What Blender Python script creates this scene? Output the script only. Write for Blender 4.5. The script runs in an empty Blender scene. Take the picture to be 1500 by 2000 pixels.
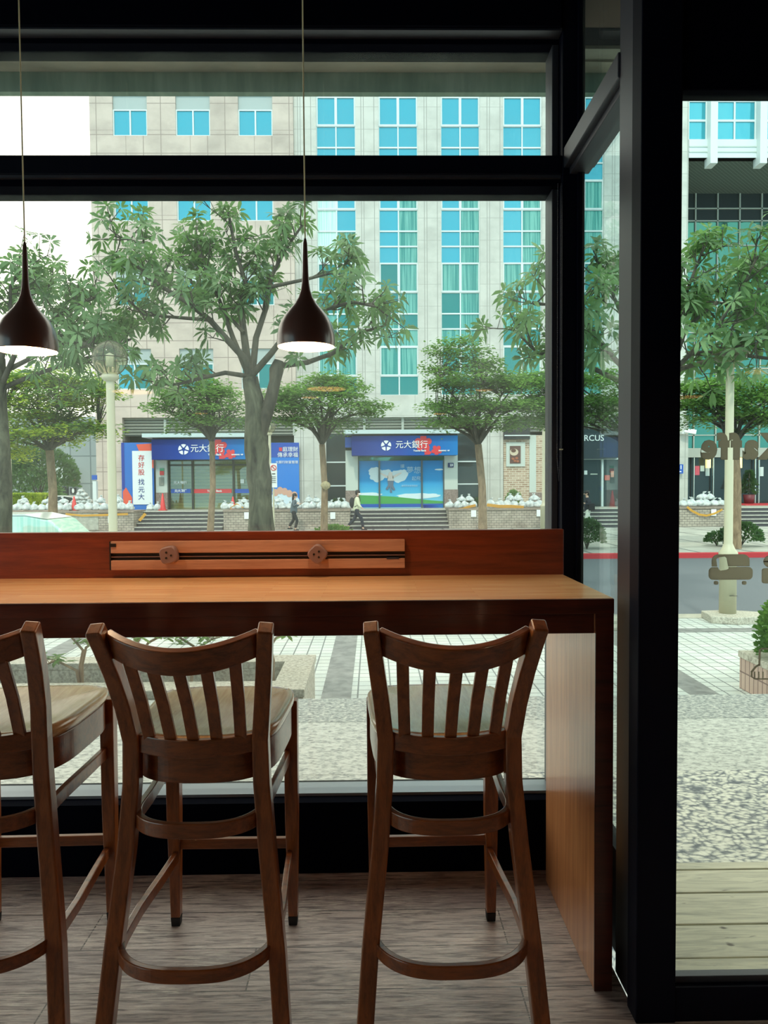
import bpy, bmesh, math, random
from mathutils import Vector, Matrix

# ---------------------------------------------------------------- camera
sc = bpy.context.scene
EYE = Vector((0.0, 0.0, 1.35))
FPX = 1450.0
R = (Matrix.Rotation(math.radians(-0.83), 3, 'Z') @ Matrix.Rotation(math.radians(90 - 2.05), 3, 'X')
     @ Matrix.Rotation(math.radians(-0.35), 3, 'Z'))
cam_data = bpy.data.cameras.new('camera')
cam_data.sensor_fit = 'VERTICAL'
cam_data.sensor_height = 36.0
cam_data.lens = 36.0 * FPX / 2000.0
cam_data.clip_start = 0.05
cam_data.clip_end = 500
cam = bpy.data.objects.new('camera', cam_data)
sc.collection.objects.link(cam)
cam.matrix_world = Matrix.Translation(EYE) @ R.to_4x4()
sc.camera = cam

# ---------------------------------------------------------------- sky, sun, exposure
SKY_STRENGTH = 2.4
SUN_STRENGTH = 1.8
world = bpy.data.worlds.new('world')
sc.world = world
world.use_nodes = True
wt = world.node_tree
bg = wt.nodes['Background']
tc = wt.nodes.new('ShaderNodeTexCoord')
sp = wt.nodes.new('ShaderNodeSeparateXYZ')
wt.links.new(tc.outputs['Generated'], sp.inputs[0])
mr = wt.nodes.new('ShaderNodeMapRange')
mr.inputs['From Min'].default_value = -0.55
mr.inputs['From Max'].default_value = 0.25
wt.links.new(sp.outputs['Y'], mr.inputs['Value'])
noi = wt.nodes.new('ShaderNodeTexNoise')
noi.inputs['Scale'].default_value = 2.2
noi.inputs['Detail'].default_value = 4
wt.links.new(tc.outputs['Generated'], noi.inputs['Vector'])
cl = wt.nodes.new('ShaderNodeValToRGB')
cl.color_ramp.elements[0].position = 0.50
cl.color_ramp.elements[0].color = (0.36, 0.62, 0.70, 1)
cl.color_ramp.elements[1].position = 0.66
cl.color_ramp.elements[1].color = (0.88, 0.92, 0.88, 1)
wt.links.new(noi.outputs['Fac'], cl.inputs['Fac'])
mx = wt.nodes.new('ShaderNodeMix')
mx.data_type = 'RGBA'
wt.links.new(mr.outputs['Result'], mx.inputs['Factor'])
wt.links.new(cl.outputs['Color'], mx.inputs['A'])
mx.inputs['B'].default_value = (1.0, 0.98, 0.84, 1)
wt.links.new(mx.outputs['Result'], bg.inputs['Color'])
bg.inputs['Strength'].default_value = SKY_STRENGTH
sd = bpy.data.lights.new('sun', 'SUN')
sd.energy = SUN_STRENGTH
sd.angle = math.radians(4)
sd.color = (1.0, 0.95, 0.80)
so = bpy.data.objects.new('sun', sd)
sc.collection.objects.link(so)
so.rotation_euler = Vector((0.12, 0.80, -0.92)).to_track_quat('-Z', 'Y').to_euler()
sc.view_settings.view_transform = 'Standard'
sc.view_settings.look = 'None'
sc.view_settings.exposure = 0.0
sc.view_settings.gamma = 1.0
sc.view_settings.use_curve_mapping = False
sc.cycles.max_bounces = 8
sc.cycles.transparent_max_bounces = 24
sc.cycles.use_denoising = True
sc.cycles.caustics_reflective = False
sc.cycles.caustics_refractive = False
sc.cycles.sample_clamp_indirect = 4

# ---------------------------------------------------------------- measuring
def P(px, py, Y):
    d = R @ Vector((px - 750.0, 1000.0 - py, -FPX))
    s = Y / d.y
    return EYE + d * s
def G(px, py, z):
    d = R @ Vector((px - 750.0, 1000.0 - py, -FPX))
    return EYE + d * ((z - EYE.z) / d.z)
def XA(px, py, Y): return P(px, py, Y).x
def ZA(px, py, Y): return P(px, py, Y).z

# ---------------------------------------------------------------- object helpers
def link(o):
    sc.collection.objects.link(o)
    return o
def thing(name, label, cat, loc=(0, 0, 0), rz=0.0, group=None):
    o = link(bpy.data.objects.new(name, None))
    o.location = loc
    o.rotation_euler = (0, 0, rz)
    o['label'] = label
    o['category'] = cat
    if group: o['group'] = group
    return o
def tag(o, label, cat, group=None):
    o['label'] = label
    o['category'] = cat
    if group: o['group'] = group
    return o
def org(o):
    v = Vector((0, 0, 0))
    while o is not None:
        v += Vector(o.location)
        o = o.parent
    return v
def struct(o, label=None):
    o['kind'] = 'structure'
    if label: o['label'] = label
    return o

class MB:
    """collects shapes in world coordinates and links them as one mesh"""
    def __init__(s):
        s.v = []; s.f = []; s.sm = []
    def add(s, vs, fs, smooth=False):
        b = len(s.v)
        s.v += [tuple(v) for v in vs]
        s.f += [tuple(i + b for i in f) for f in fs]
        s.sm += [smooth] * len(fs)
        return s
    def box(s, x0, x1, y0, y1, z0, z1):
        if x0 > x1: x0, x1 = x1, x0
        if y0 > y1: y0, y1 = y1, y0
        if z0 > z1: z0, z1 = z1, z0
        vs = [(x, y, z) for z in (z0, z1) for y in (y0, y1) for x in (x0, x1)]
        return s.add(vs, [(0, 2, 3, 1), (4, 5, 7, 6), (0, 1, 5, 4), (2, 6, 7, 3), (0, 4, 6, 2), (1, 3, 7, 5)])
    def obox(s, c, ax, ay, az):
        c = Vector(c); ax = Vector(ax); ay = Vector(ay); az = Vector(az)
        vs = [c + ax * i + ay * j + az * k for k in (-1, 1) for j in (-1, 1) for i in (-1, 1)]
        return s.add(vs, [(0, 2, 3, 1), (4, 5, 7, 6), (0, 1, 5, 4), (2, 6, 7, 3), (0, 4, 6, 2), (1, 3, 7, 5)])
    def sweep(s, pts, sizes, ref, caps=True):
        """rectangular section; sizes = half (along ref side, across)"""
        pts = [Vector(p) for p in pts]; n = len(pts)
        if not isinstance(sizes, list): sizes = [sizes] * n
        ref = Vector(ref); vs = []
        for i, p in enumerate(pts):
            t = (pts[min(i + 1, n - 1)] - pts[max(i - 1, 0)]).normalized()
            a = (ref - t * ref.dot(t)).normalized(); b = t.cross(a)
            h, w = sizes[i]
            vs += [p + a * h + b * w, p - a * h + b * w, p - a * h - b * w, p + a * h - b * w]
        fs = []
        for i in range(n - 1):
            for k in range(4):
                fs.append((i * 4 + k, i * 4 + (k + 1) % 4, i * 4 + 4 + (k + 1) % 4, i * 4 + 4 + k))
        if caps:
            fs.append((3, 2, 1, 0)); e = (n - 1) * 4; fs.append((e, e + 1, e + 2, e + 3))
        return s.add(vs, fs)
    def tube(s, pts, rad, n=8, caps=True, smooth=True):
        pts = [Vector(p) for p in pts]; m = len(pts)
        if not isinstance(rad, (list, tuple)): rad = [rad] * m
        vs = []; a = None
        for i, p in enumerate(pts):
            t = (pts[min(i + 1, m - 1)] - pts[max(i - 1, 0)])
            t = t.normalized() if t.length > 1e-9 else Vector((0, 0, 1))
            if a is None:
                a = t.orthogonal().normalized()
            else:
                a = a - t * a.dot(t)
                a = a.normalized() if a.length > 1e-6 else t.orthogonal().normalized()
            b = t.cross(a)
            for k in range(n):
                th = 2 * math.pi * k / n
                vs.append(p + (a * math.cos(th) + b * math.sin(th)) * rad[i])
        fs = [(i * n + k, i * n + (k + 1) % n, (i + 1) * n + (k + 1) % n, (i + 1) * n + k) for i in range(m - 1) for k in range(n)]
        s.add(vs, fs, smooth)
        if caps:
            s.add(vs[:n], [tuple(range(n - 1, -1, -1))]); s.add(vs[-n:], [tuple(range(n))])
        return s
    def lathe(s, c, prof, n=32, smooth=True, axis='Z'):
        c = Vector(c); vs = []
        for r, z in prof:
            for k in range(n):
                th = 2 * math.pi * k / n
                if axis == 'Z': v = Vector((r * math.cos(th), r * math.sin(th), z))
                else: v = Vector((r * math.cos(th), z, r * math.sin(th)))
                vs.append(c + v)
        m = len(prof)
        fs = [(i * n + k, i * n + (k + 1) % n, (i + 1) * n + (k + 1) % n, (i + 1) * n + k) for i in range(m - 1) for k in range(n)]
        return s.add(vs, fs, smooth)
    def prism(s, poly, y0, y1, plane='XZ'):
        """outline extruded; plane XZ -> poly of (x,z), depth in y; XY -> depth in z"""
        n = len(poly)
        if plane == 'XZ': vs = [(x, y0, z) for x, z in poly] + [(x, y1, z) for x, z in poly]
        elif plane == 'XY': vs = [(x, y, y0) for x, y in poly] + [(x, y, y1) for x, y in poly]
        else: vs = [(y0, y, z) for y, z in poly] + [(y1, y, z) for y, z in poly]
        fs = [tuple(range(n)), tuple(range(2 * n - 1, n - 1, -1))] + [(i, i + n, (i + 1) % n + n, (i + 1) % n) for i in range(n)]
        return s.add(vs, fs)
    def build(s, name, mat, parent=None, bevel=0.0, seg=2, fix=True):
        me = bpy.data.meshes.new(name)
        o0 = org(parent) if parent else Vector((0, 0, 0))
        me.from_pydata([(v[0] - o0.x, v[1] - o0.y, v[2] - o0.z) for v in s.v], [], s.f)
        me.polygons.foreach_set('use_smooth', s.sm)
        if fix and len(s.v) < 60000:
            bm = bmesh.new(); bm.from_mesh(me)
            bmesh.ops.recalc_face_normals(bm, faces=bm.faces)
            bm.to_mesh(me); bm.free()
        me.materials.append(mat)
        o = link(bpy.data.objects.new(name, me))
        if parent: o.parent = parent
        if bevel:
            b = o.modifiers.new('bevel', 'BEVEL'); b.width = bevel; b.segments = seg; b.limit_method = 'ANGLE'
        return o
def copy_tree(o, parent=None):
    c = o.copy(); link(c)
    if parent is not None: c.parent = parent
    for ch in list(o.children): copy_tree(ch, c)
    return c
def text_mesh(name, body, size, mat, parent, loc, mirror=False, bold=0.0, depth=0.004, align='CENTER', wscale=1.0):
    """lettering standing in the XZ plane and facing -Y"""
    cu = bpy.data.curves.new(name, 'FONT')
    cu.body = body; cu.size = size; cu.align_x = align; cu.align_y = 'CENTER'
    cu.offset = bold; cu.extrude = depth; cu.resolution_u = 3
    tmp = link(bpy.data.objects.new('tmp', cu))
    bpy.context.view_layer.update()
    dg = bpy.context.evaluated_depsgraph_get()
    me = bpy.data.meshes.new_from_object(tmp.evaluated_get(dg))
    bpy.data.objects.remove(tmp); bpy.data.curves.remove(cu)
    sx = (-1 if mirror else 1) * wscale
    for v in me.vertices:
        x, y, z = v.co
        v.co = (x * sx, -z, y)
    me.materials.clear(); me.materials.append(mat)
    me.name = name
    o = link(bpy.data.objects.new(name, me))
    if parent:
        o.parent = parent
        o.location = Vector(loc) - org(parent)
    else: o.location = loc
    return o

# ---------------------------------------------------------------- materials
def s2l(c):
    return tuple(((x / 255.0) / 12.92 if x / 255.0 <= 0.04045 else ((x / 255.0 + 0.055) / 1.055) ** 2.4) for x in c) + (1.0,)
def mat(name, col, rough=0.6, metal=0.0, emit=None, es=0.0, coat=0.0, spec=0.5, srgb=True):
    m = bpy.data.materials.new(name); m.use_nodes = True
    b = m.node_tree.nodes['Principled BSDF']
    c = s2l(col) if srgb else tuple(col) + (1,)
    b.inputs['Base Color'].default_value = c
    b.inputs['Roughness'].default_value = rough
    b.inputs['Metallic'].default_value = metal
    b.inputs['Specular IOR Level'].default_value = spec
    b.inputs['Coat Weight'].default_value = coat
    b.inputs['Coat Roughness'].default_value = 0.15
    if emit:
        b.inputs['Emission Color'].default_value = s2l(emit)
        b.inputs['Emission Strength'].default_value = es
    return m
class NT:
    def __init__(s, m):
        s.m = m; s.t = m.node_tree; s.b = s.t.nodes['Principled BSDF']
        s.co = s.t.nodes.new('ShaderNodeTexCoord')
    def new(s, k, **kw):
        n = s.t.nodes.new('ShaderNode' + k)
        for a, v in kw.items(): setattr(n, a, v)
        return n
    def lk(s, a, b): s.t.links.new(a, b)
    def vec(s, scale=(1, 1, 1), loc=(0, 0, 0), rot=(0, 0, 0), src=None):
        mp = s.new('Mapping')
        mp.inputs['Scale'].default_value = scale; mp.inputs['Location'].default_value = loc
        mp.inputs['Rotation'].default_value = rot
        s.lk(src or s.co.outputs['Object'], mp.inputs['Vector'])
        return mp.outputs['Vector']
    def noise(s, v, scale, detail=3, rough=0.5, dist=0.0):
        n = s.new('TexNoise'); n.inputs['Scale'].default_value = scale; n.inputs['Detail'].default_value = detail
        n.inputs['Roughness'].default_value = rough; n.inputs['Distortion'].default_value = dist
        s.lk(v, n.inputs['Vector']); return n.outputs['Fac']
    def ramp(s, f, stops, const=False):
        n = s.new('ValToRGB')
        if const: n.color_ramp.interpolation = 'CONSTANT'
        e = n.color_ramp.elements
        while len(e) < len(stops): e.new(0.5)
        for i, (p, c) in enumerate(stops):
            e[i].position = p; e[i].color = s2l(c) if len(c) == 3 else c
        s.lk(f, n.inputs['Fac']); return n.outputs['Color']
    def mix(s, f, a, b, mode='MIX'):
        n = s.new('Mix', data_type='RGBA', blend_type=mode)
        for k, v in (('Factor', f), ('A', a), ('B', b)):
            if isinstance(v, (int, float)): n.inputs[k].default_value = v
            elif isinstance(v, tuple): n.inputs[k].default_value = v
            else: s.lk(v, n.inputs[k])
        return n.outputs['Result']
    def math(s, op, a, b=None, c=None):
        n = s.new('Math', operation=op)
        for i, v in enumerate((a, b, c)):
            if v is None: continue
            if isinstance(v, (int, float)): n.inputs[i].default_value = v
            else: s.lk(v, n.inputs[i])
        return n.outputs[0]
    def bump(s, h, strength=0.3, dist=0.01):
        n = s.new('Bump'); n.inputs['Strength'].default_value = strength; n.inputs['Distance'].default_value = dist
        s.lk(h, n.inputs['Height']); s.lk(n.outputs['Normal'], s.b.inputs['Normal'])
    def col(s, c): s.lk(c, s.b.inputs['Base Color'])
    def xyz(s, src=None):
        n = s.new('SeparateXYZ'); s.lk(src or s.co.outputs['Object'], n.inputs[0]); return n.outputs
    def lines(s, coord, period, offs, w, start=0.0):
        """1 where coord lies within w of any offset of the period"""
        u = s.math('FLOORED_MODULO', s.math('SUBTRACT', coord, start), period)
        out = None
        for o in offs:
            k = s.math('LESS_THAN', s.math('ABSOLUTE', s.math('SUBTRACT', u, o)), w)
            out = k if out is None else s.math('MAXIMUM', out, k)
        return out

def wood(name, dark, light, scale=(1, 1, 1), rough=0.35, coat=0.25, grain=1.0, spec=0.5):
    m = mat(name, light, rough, coat=coat, spec=spec); n = NT(m)
    v = n.vec(scale)
    g = n.noise(v, 6.0 * grain, 6, 0.6, 0.6)
    g2 = n.noise(n.vec(tuple(a * 2 for a in scale)), 22.0 * grain, 3, 0.6)
    f = n.math('ADD', n.math('MULTIPLY', g, 0.75), n.math('MULTIPLY', g2, 0.25))
    n.col(n.ramp(f, [(0.32, dark), (0.66, light)]))
    n.bump(f, 0.08, 0.004)
    return m
M = {}
M['black'] = mat('black_frame', (4, 7, 24), 0.55, spec=0.12)
M['frame_grey'] = mat('grey_metal_frame', (60, 62, 72), 0.42, 0.35)
M['header'] = mat('black_painted_wall', (6, 8, 20), 0.9, spec=0.03)
M['ceiling'] = mat('ceiling_brown', (92, 70, 60), 0.85)
M['wallin'] = mat('interior_wall', (120, 88, 66), 0.85)
M['stool'] = wood('stool_wood', (94, 44, 17), (164, 90, 40), (8, 8, 1.0), 0.30, 0.5)
M['stool_x'] = wood('stool_wood_cross', (86, 39, 15), (154, 82, 36), (1.0, 8, 8), 0.30, 0.5)
M['seat'] = wood('seat_wood', (206, 160, 106), (244, 212, 160), (9, 1.0, 9), 0.22, 0.8)  # window reflection on the seats is put into this pale colour
M['dark_foot'] = mat('dark_foot', (25, 20, 22), 0.6)
M['apron'] = wood('dark_mahogany', (58, 16, 8), (98, 34, 16), (0.6, 8, 8), 0.3, 0.3)
M['upstand'] = wood('reddish_board', (92, 34, 16), (134, 56, 27), (0.5, 8, 8), 0.35, 0.25)
M['panel'] = wood('counter_panel', (176, 108, 68), (222, 156, 104), (8, 8, 0.35), 0.28, 0.4)
# butcher block top
m = mat('butcher_block', (190, 110, 55), 0.24, coat=0.35); n = NT(m)
br = n.new('TexBrick'); br.offset = 0.37
for k, v in (('Scale', 1.0), ('Brick Width', 0.42), ('Row Height', 0.032), ('Mortar Size', 0.0006), ('Bias', 0.0)): br.inputs[k].default_value = v
br.inputs['Color1'].default_value = s2l((248, 188, 128)); br.inputs['Color2'].default_value = s2l((228, 154, 98)); br.inputs['Mortar'].default_value = s2l((206, 136, 84))
n.lk(n.co.outputs['Object'], br.inputs['Vector'])
g = n.noise(n.vec((1.2, 30, 1)), 4, 5, 0.6)
n.col(n.mix(0.5, br.outputs['Color'], n.ramp(g, [(0.3, (216, 142, 88)), (0.7, (255, 220, 170))])))
n.bump(g, 0.05, 0.003)
M['block'] = m
# weathered plank floor
m = mat('plank_floor', (120, 100, 95), 0.38, spec=0.8); n = NT(m)
br = n.new('TexBrick'); br.offset = 0.41
for k, v in (('Scale', 1.0), ('Brick Width', 1.25), ('Row Height', 0.185), ('Mortar Size', 0.0022), ('Bias', 0.0)): br.inputs[k].default_value = v
br.inputs['Color1'].default_value = s2l((206, 192, 188)); br.inputs['Color2'].default_value = s2l((168, 152, 152)); br.inputs['Mortar'].default_value = s2l((32, 24, 25))
n.lk(n.vec((1, 1, 1), (0.35, 0.09, 0)), br.inputs['Vector'])
g = n.noise(n.vec((2.2, 26, 1)), 3.2, 8, 0.65, 0.8)
g3 = n.noise(n.vec((3.0, 60, 1)), 4.0, 5, 0.7)
blot = n.noise(n.vec((1.3, 1.8, 1)), 2.2, 5, 0.6)
c1 = n.mix(n.ramp(g, [(0.42, (0, 0, 0, 1)), (0.62, (1, 1, 1, 1))]), br.outputs['Color'], s2l((104, 90, 92)))
wear = n.math('MULTIPLY', n.ramp(g3, [(0.5, (0, 0, 0, 1)), (0.62, (1, 1, 1, 1))]), n.ramp(blot, [(0.40, (0, 0, 0, 1)), (0.62, (1, 1, 1, 1))]))
c2 = n.mix(wear, c1, s2l((232, 224, 214)))
n.col(c2)
n.lk(n.ramp(g, [(0.3, (0.22, 0.22, 0.22, 1)), (0.7, (0.42, 0.42, 0.42, 1))]), n.b.inputs['Roughness'])
n.bump(n.math('SUBTRACT', g, n.math('MULTIPLY', br.outputs['Fac'], 1.5)), 0.35, 0.004)
M['floor'] = m

def glass(name, tint=(0.96, 1.0, 0.98), veil=0.03, refl=0.05, dust=0.0):
    m = bpy.data.materials.new(name); m.use_nodes = True; t = m.node_tree
    t.nodes.remove(t.nodes['Principled BSDF'])
    out = t.nodes['Material Output']
    def nd(k, **kw):
        x = t.nodes.new('ShaderNode' + k)
        for a, v in kw.items(): setattr(x, a, v)
        return x
    geo = nd('NewGeometry'); dot = nd('VectorMath', operation='DOT_PRODUCT')
    t.links.new(geo.outputs['Incoming'], dot.inputs[0]); t.links.new(geo.outputs['Normal'], dot.inputs[1])
    ab = nd('Math', operation='ABSOLUTE'); t.links.new(dot.outputs['Value'], ab.inputs[0])
    sb = nd('Math', operation='SUBTRACT'); sb.inputs[0].default_value = 1; t.links.new(ab.outputs[0], sb.inputs[1])
    pw = nd('Math', operation='POWER'); t.links.new(sb.outputs[0], pw.inputs[0]); pw.inputs[1].default_value = 5
    ml = nd('Math', operation='MULTIPLY_ADD'); t.links.new(pw.outputs[0], ml.inputs[0]); ml.inputs[1].default_value = 0.9; ml.inputs[2].default_value = refl
    tr = nd('BsdfTransparent'); tr.inputs[0].default_value = tuple(tint) + (1,)
    gl = nd('BsdfGlossy'); gl.inputs['Roughness'].default_value = 0.0
    tl = nd('BsdfTranslucent'); tl.inputs[0].default_value = (0.9, 1.0, 0.92, 1)
    m1 = nd('MixShader'); t.links.new(tr.outputs[0], m1.inputs[1]); t.links.new(tl.outputs[0], m1.inputs[2])
    m1.inputs[0].default_value = veil
    if dust:
        co = nd('TexCoord'); nz = nd('TexNoise'); nz.inputs['Scale'].default_value = 3.0; nz.inputs['Detail'].default_value = 8
        t.links.new(co.outputs['Object'], nz.inputs['Vector'])
        r = nd('MapRange'); r.inputs['From Min'].default_value = 0.4; r.inputs['From Max'].default_value = 0.75
        r.inputs['To Min'].default_value = veil; r.inputs['To Max'].default_value = veil + dust
        t.links.new(nz.outputs['Fac'], r.inputs['Value']); t.links.new(r.outputs['Result'], m1.inputs[0])
    m2 = nd('MixShader'); t.links.new(ml.outputs[0], m2.inputs[0]); t.links.new(m1.outputs[0], m2.inputs[1]); t.links.new(gl.outputs[0], m2.inputs[2])
    t.links.new(m2.outputs[0], out.inputs['Surface'])
    return m
M['sill'] = mat('pale_sill_metal', (150, 160, 172), 0.35, 0.3)
M['glass'] = glass('window_glass', (0.985, 0.995, 0.985), 0.022, 0.055, 0.04)
M['glass_side'] = glass('side_glass', (0.90, 0.98, 0.97), 0.02, 0.03)
M['glass_door'] = glass('door_glass', (0.97, 1.0, 0.98), 0.01, 0.03)
# ================================================================ THE CAFE ROOM
XL, XR, YB, YF, ZC = -4.2, 4.0, -5.0, 2.545, 3.01
YD = 1.85                       # plane of the door
def sbox(name, m, *b, label=None, parent=None, bevel=0.0):
    o = MB().box(*b).build(name, m, parent, bevel)
    if parent is None: struct(o, label)
    return o
struct(MB().box(XL, 0.66, YB, 2.60, -0.12, 0.0).box(0.66, XR, YB, 1.87, -0.12, 0.0).build('floor', M['floor']), 'worn brown-grey plank floor of the café')
sbox('ceiling', M['ceiling'], XL, XR, YB, 2.75, ZC, ZC + 0.2, label='dull brown ceiling')
wl = struct(MB().box(XL - 0.2, XL, YB, -2.2, -0.1, ZC + 0.2).box(XL - 0.2, XL, -2.2, 2.8, -0.1, 0.5).box(XL - 0.2, XL, -2.2, 2.8, 2.85, ZC + 0.2).build('wall_left', M['wallin']))
w3 = struct(MB().box(XL - .12, XL - .06, -2.2, -2.12, .5, 2.85).box(XL - .12, XL - .06, 0.2, 0.28, .5, 2.85).box(XL - .12, XL - .06, -2.2, 2.6, .5, .56).build('added_window_3', M['black']))  # unseen side window, added to let more daylight into the room
MB().box(XL - .095, XL - .085, -2.12, 2.6, .56, 2.85).build('pane', M['glass_door'], w3)
sbox('wall_right', M['wallin'], XR, XR + 0.2, YB, 2.1, -0.1, ZC + 0.2)
sbox('wall_back', M['wallin'], XL - 0.2, XR + 0.2, YB - 0.2, YB, -0.1, ZC + 0.2)
sbox('wall_front', M['header'], XL, 0.64, YF, 2.74, -0.1, 0.250, label='low black wall under the main window')
o = MB().box(XL, 0.64, YF - 0.01, 2.74, 2.885, ZC).build('wall_front_header', M['header']); struct(o, 'black band of wall above the main window')
sbox('wall_door_side', M['header'], 1.72, XR, YD - 0.05, YD + 0.018, -0.1, ZC)

# main window: frame, two panes
w1 = MB()
w1.box(XL, 0.628, 2.60, 2.70, 0.250, 0.260)
o_win = struct(w1.build('window_1', M['sill']), 'wide fixed window with a sill frame')
fr = MB().box(XL, 0.65, 2.555, 2.72, 2.405, 2.468).build('middle_rail', M['black'], o_win, 0.003)
fr = MB().box(XL, 0.648, 2.575, 2.71, 2.372, 2.395).build('lower_rail', M['header'], o_win, 0.002)
fr = MB().box(XL, 0.648, 2.562, 2.70, 2.395, 2.405).build('grey_bead', M['frame_grey'], o_win)
fr = MB().box(XL, 0.648, 2.60, 2.71, 2.862, 2.879).build('top_rail', M['header'], o_win, 0.002)
fr = MB().box(XL, 0.648, 2.55, 2.70, 2.879, 2.889).build('grey_bead', M['frame_grey'], o_win)
MB().box(0.626, 0.650, 2.60, 2.70, 0.260, 2.372).box(0.626, 0.650, 2.60, 2.70, 2.468, 2.862).build('jamb', M['frame_grey'], o_win, 0.003)
MB().box(-2.26, -2.2, 2.60, 2.70, 0.260, 2.372).box(-2.26, -2.2, 2.60, 2.70, 2.468, 2.862).build('mullion', M['black'], o_win)
MB().box(XL, 0.628, 2.648, 2.656, 0.258, 2.375).build('lower_pane', M['glass'], o_win)
MB().box(XL, 0.628, 2.648, 2.656, 2.466, 2.866).build('upper_pane', M['glass'], o_win)
# corner post
o = MB().box(0.650, 0.722, 2.553, 2.74, 0.0, ZC).build('trim_1', M['black'], None, 0.004); struct(o, 'black corner post right of the main window')
# side window
w2 = MB().box(0.690, 0.735, 2.0, 2.553, 0.0, 0.30)
o_w2 = struct(w2.build('window_2', M['black']), 'narrow side window joining the main window and the door')
MB().box(0.655, 0.76, 1.995, 2.556, 2.425, 2.492).build('middle_rail', M['frame_grey'], o_w2, 0.003)
MB().box(0.675, 0.74, 2.0, 2.553, 2.403, 2.425).build('lower_rail', M['frame_grey'], o_w2, 0.002)
MB().box(0.712, 0.719, 2.0, 2.553, 0.30, 2.404).build('lower_pane', M['glass_side'], o_w2)
MB().box(0.712, 0.719, 2.0, 2.553, 2.49, ZC).build('upper_pane', M['glass_side'], o_w2)
MB().box(0.700, 0.7215, 2.535, 2.56, 0.0, ZC).build('far_stile', M['black'], o_w2)
o = MB().box(0.661, 0.76, 1.868, 2.0, 0.0, ZC).build('trim_2', M['frame_grey'], None, 0.004); struct(o, 'grey metal post at the end of the counter')
# door with fixed light
d1 = MB().box(0.648, 0.748, 1.80, 1.866, 0.0, ZC)
o_d = struct(d1.build('door_1', M['black'], None, 0.003), 'black framed glass entrance door')
MB().box(0.748, 1.72, 1.81, 1.866, 2.297, 2.512).build('door_head', M['header'], o_d, 0.003)
MB().box(0.748, 1.72, 1.805, 1.862, 0.0, 0.088).build('bottom_rail', M['black'], o_d, 0.002)
MB().box(0.748, 1.72, 1.822, 1.848, 0.088, 0.105).build('glazing_bead', M['frame_grey'], o_d, 0.002)
MB().box(1.62, 1.72, 1.80, 1.866, 0.088, 2.305).build('hinge_stile', M['black'], o_d)
MB().box(0.748, 1.62, 1.832, 1.840, 0.10, 2.307).build('door_pane', M['glass_door'], o_d)
MB().box(0.748, 1.72, 1.832, 1.840, 2.51, ZC).build('transom_pane', M['glass_side'], o_d)

# stickers on the door pane (seen from behind: mirrored)
def film(name, c, fac):
    m = mat(name, c, .7); n = NT(m); tl = n.new('BsdfTranslucent'); tl.inputs[0].default_value = s2l(c)
    mx_ = n.new('MixShader'); mx_.inputs[0].default_value = fac; n.lk(n.b.outputs[0], mx_.inputs[1]); n.lk(tl.outputs[0], mx_.inputs[2]); n.lk(mx_.outputs[0], n.t.nodes['Material Output'].inputs['Surface']); return m
M['decal'] = film('taupe_sticker', (208, 204, 192), .85)
M['decal_white'] = film('pale_sticker', (242, 240, 220), .8)
YS = 1.8285
dec = MB(); dec.v = []
def rrect(x0, x1, z0, z1, r, n=6, corners=(1, 1, 1, 1)):
    pts = []
    for (cx, cz, a0, on) in ((x1 - r, z1 - r, 0, corners[0]), (x0 + r, z1 - r, 90, corners[1]), (x0 + r, z0 + r, 180, corners[2]), (x1 - r, z0 + r, 270, corners[3])):
        if on:
            for k in range(n + 1):
                a = math.radians(a0 + 90 * k / n); pts.append((cx + r * math.cos(a), cz + r * math.sin(a)))
        else:
            pts.append((cx + (r if a0 in (0, 270) else -r), cz + (r if a0 in (0, 90) else -r)))
    return pts
def pxr(x0, y0, x1, y1, Y):
    a = P(x0, y0, Y); b = P(x1, y1, Y); return a.x, b.x, b.z, a.z
sofa = thing('sofa_sticker', 'taupe sofa-shaped sticker with a cushion cut out, on the door glass', 'sticker', P(1427, 1138, YS))
x0, x1, z0, z1 = pxr(1391, 1083, 1464, 1106, YS)
notch = [P(x, y, YS) for x, y in ((1401, 1104), (1399, 1092), (1403, 1089), (1416, 1087), (1420, 1090), (1423, 1104))]; notch = [(v.x, v.z) for v in notch]
pb_ = rrect(x0, x1, z0, z1, 0.016, corners=(1, 1, 0, 0)); k_ = len(pb_) - 2
pb_ = [q_ for q_ in pb_[:-2]] + [(x0, z0), (notch[0][0], z0)] + notch[1:5] + [(notch[5][0], z0), (x1, z0)]
b = MB().prism(pb_, YS, YS + 0.003)
b.build('sofa_back', M['decal'], sofa)
x0, x1, z0, z1 = pxr(1385, 1108, 1470, 1132, YS)
notch = [P(x, y, YS) for x, y in ((1424, 1108), (1424, 1111), (1420, 1113), (1408, 1115), (1404, 1112), (1402, 1108))]; notch = [(v.x, v.z) for v in notch]
rr_ = rrect(x0, x1, z0, z1, 0.011, 7); top_ = rr_[:8] + [(notch[0][0], z1)] + notch[1:5] + [(notch[5][0], z1)] + rr_[8:]
b = MB().prism(top_, YS, YS + 0.003); b.build('sofa_seat', M['decal'], sofa)
for q in (1395, 1450):
    x0, x1, z0, z1 = pxr(q, 1135, q + 8, 1142, YS); MB().prism(rrect(x0, x1, z0, z1, 0.0035), YS, YS + 0.003).build('sofa_foot', M['decal'], sofa)
st = thing('armchair_sticker', 'taupe armchair-shaped sticker cut by the right frame edge', 'sticker', P(1500, 1138, YS))
x0, x1, z0, z1 = pxr(1492, 1085, 1560, 1108, YS); MB().prism(rrect(x0, x1, z0, z1, 0.016), YS, YS + 0.003).build('chair_back', M['decal'], st)
x0, x1, z0, z1 = pxr(1489, 1110, 1565, 1139, YS); MB().prism(rrect(x0, x1, z0, z1, 0.006), YS, YS + 0.003).build('chair_seat', M['decal'], st)
let = thing('lettering_sticker', 'taupe lettering on the door glass, seen mirrored from inside', 'sticker', P(1440, 898, YS))
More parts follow.
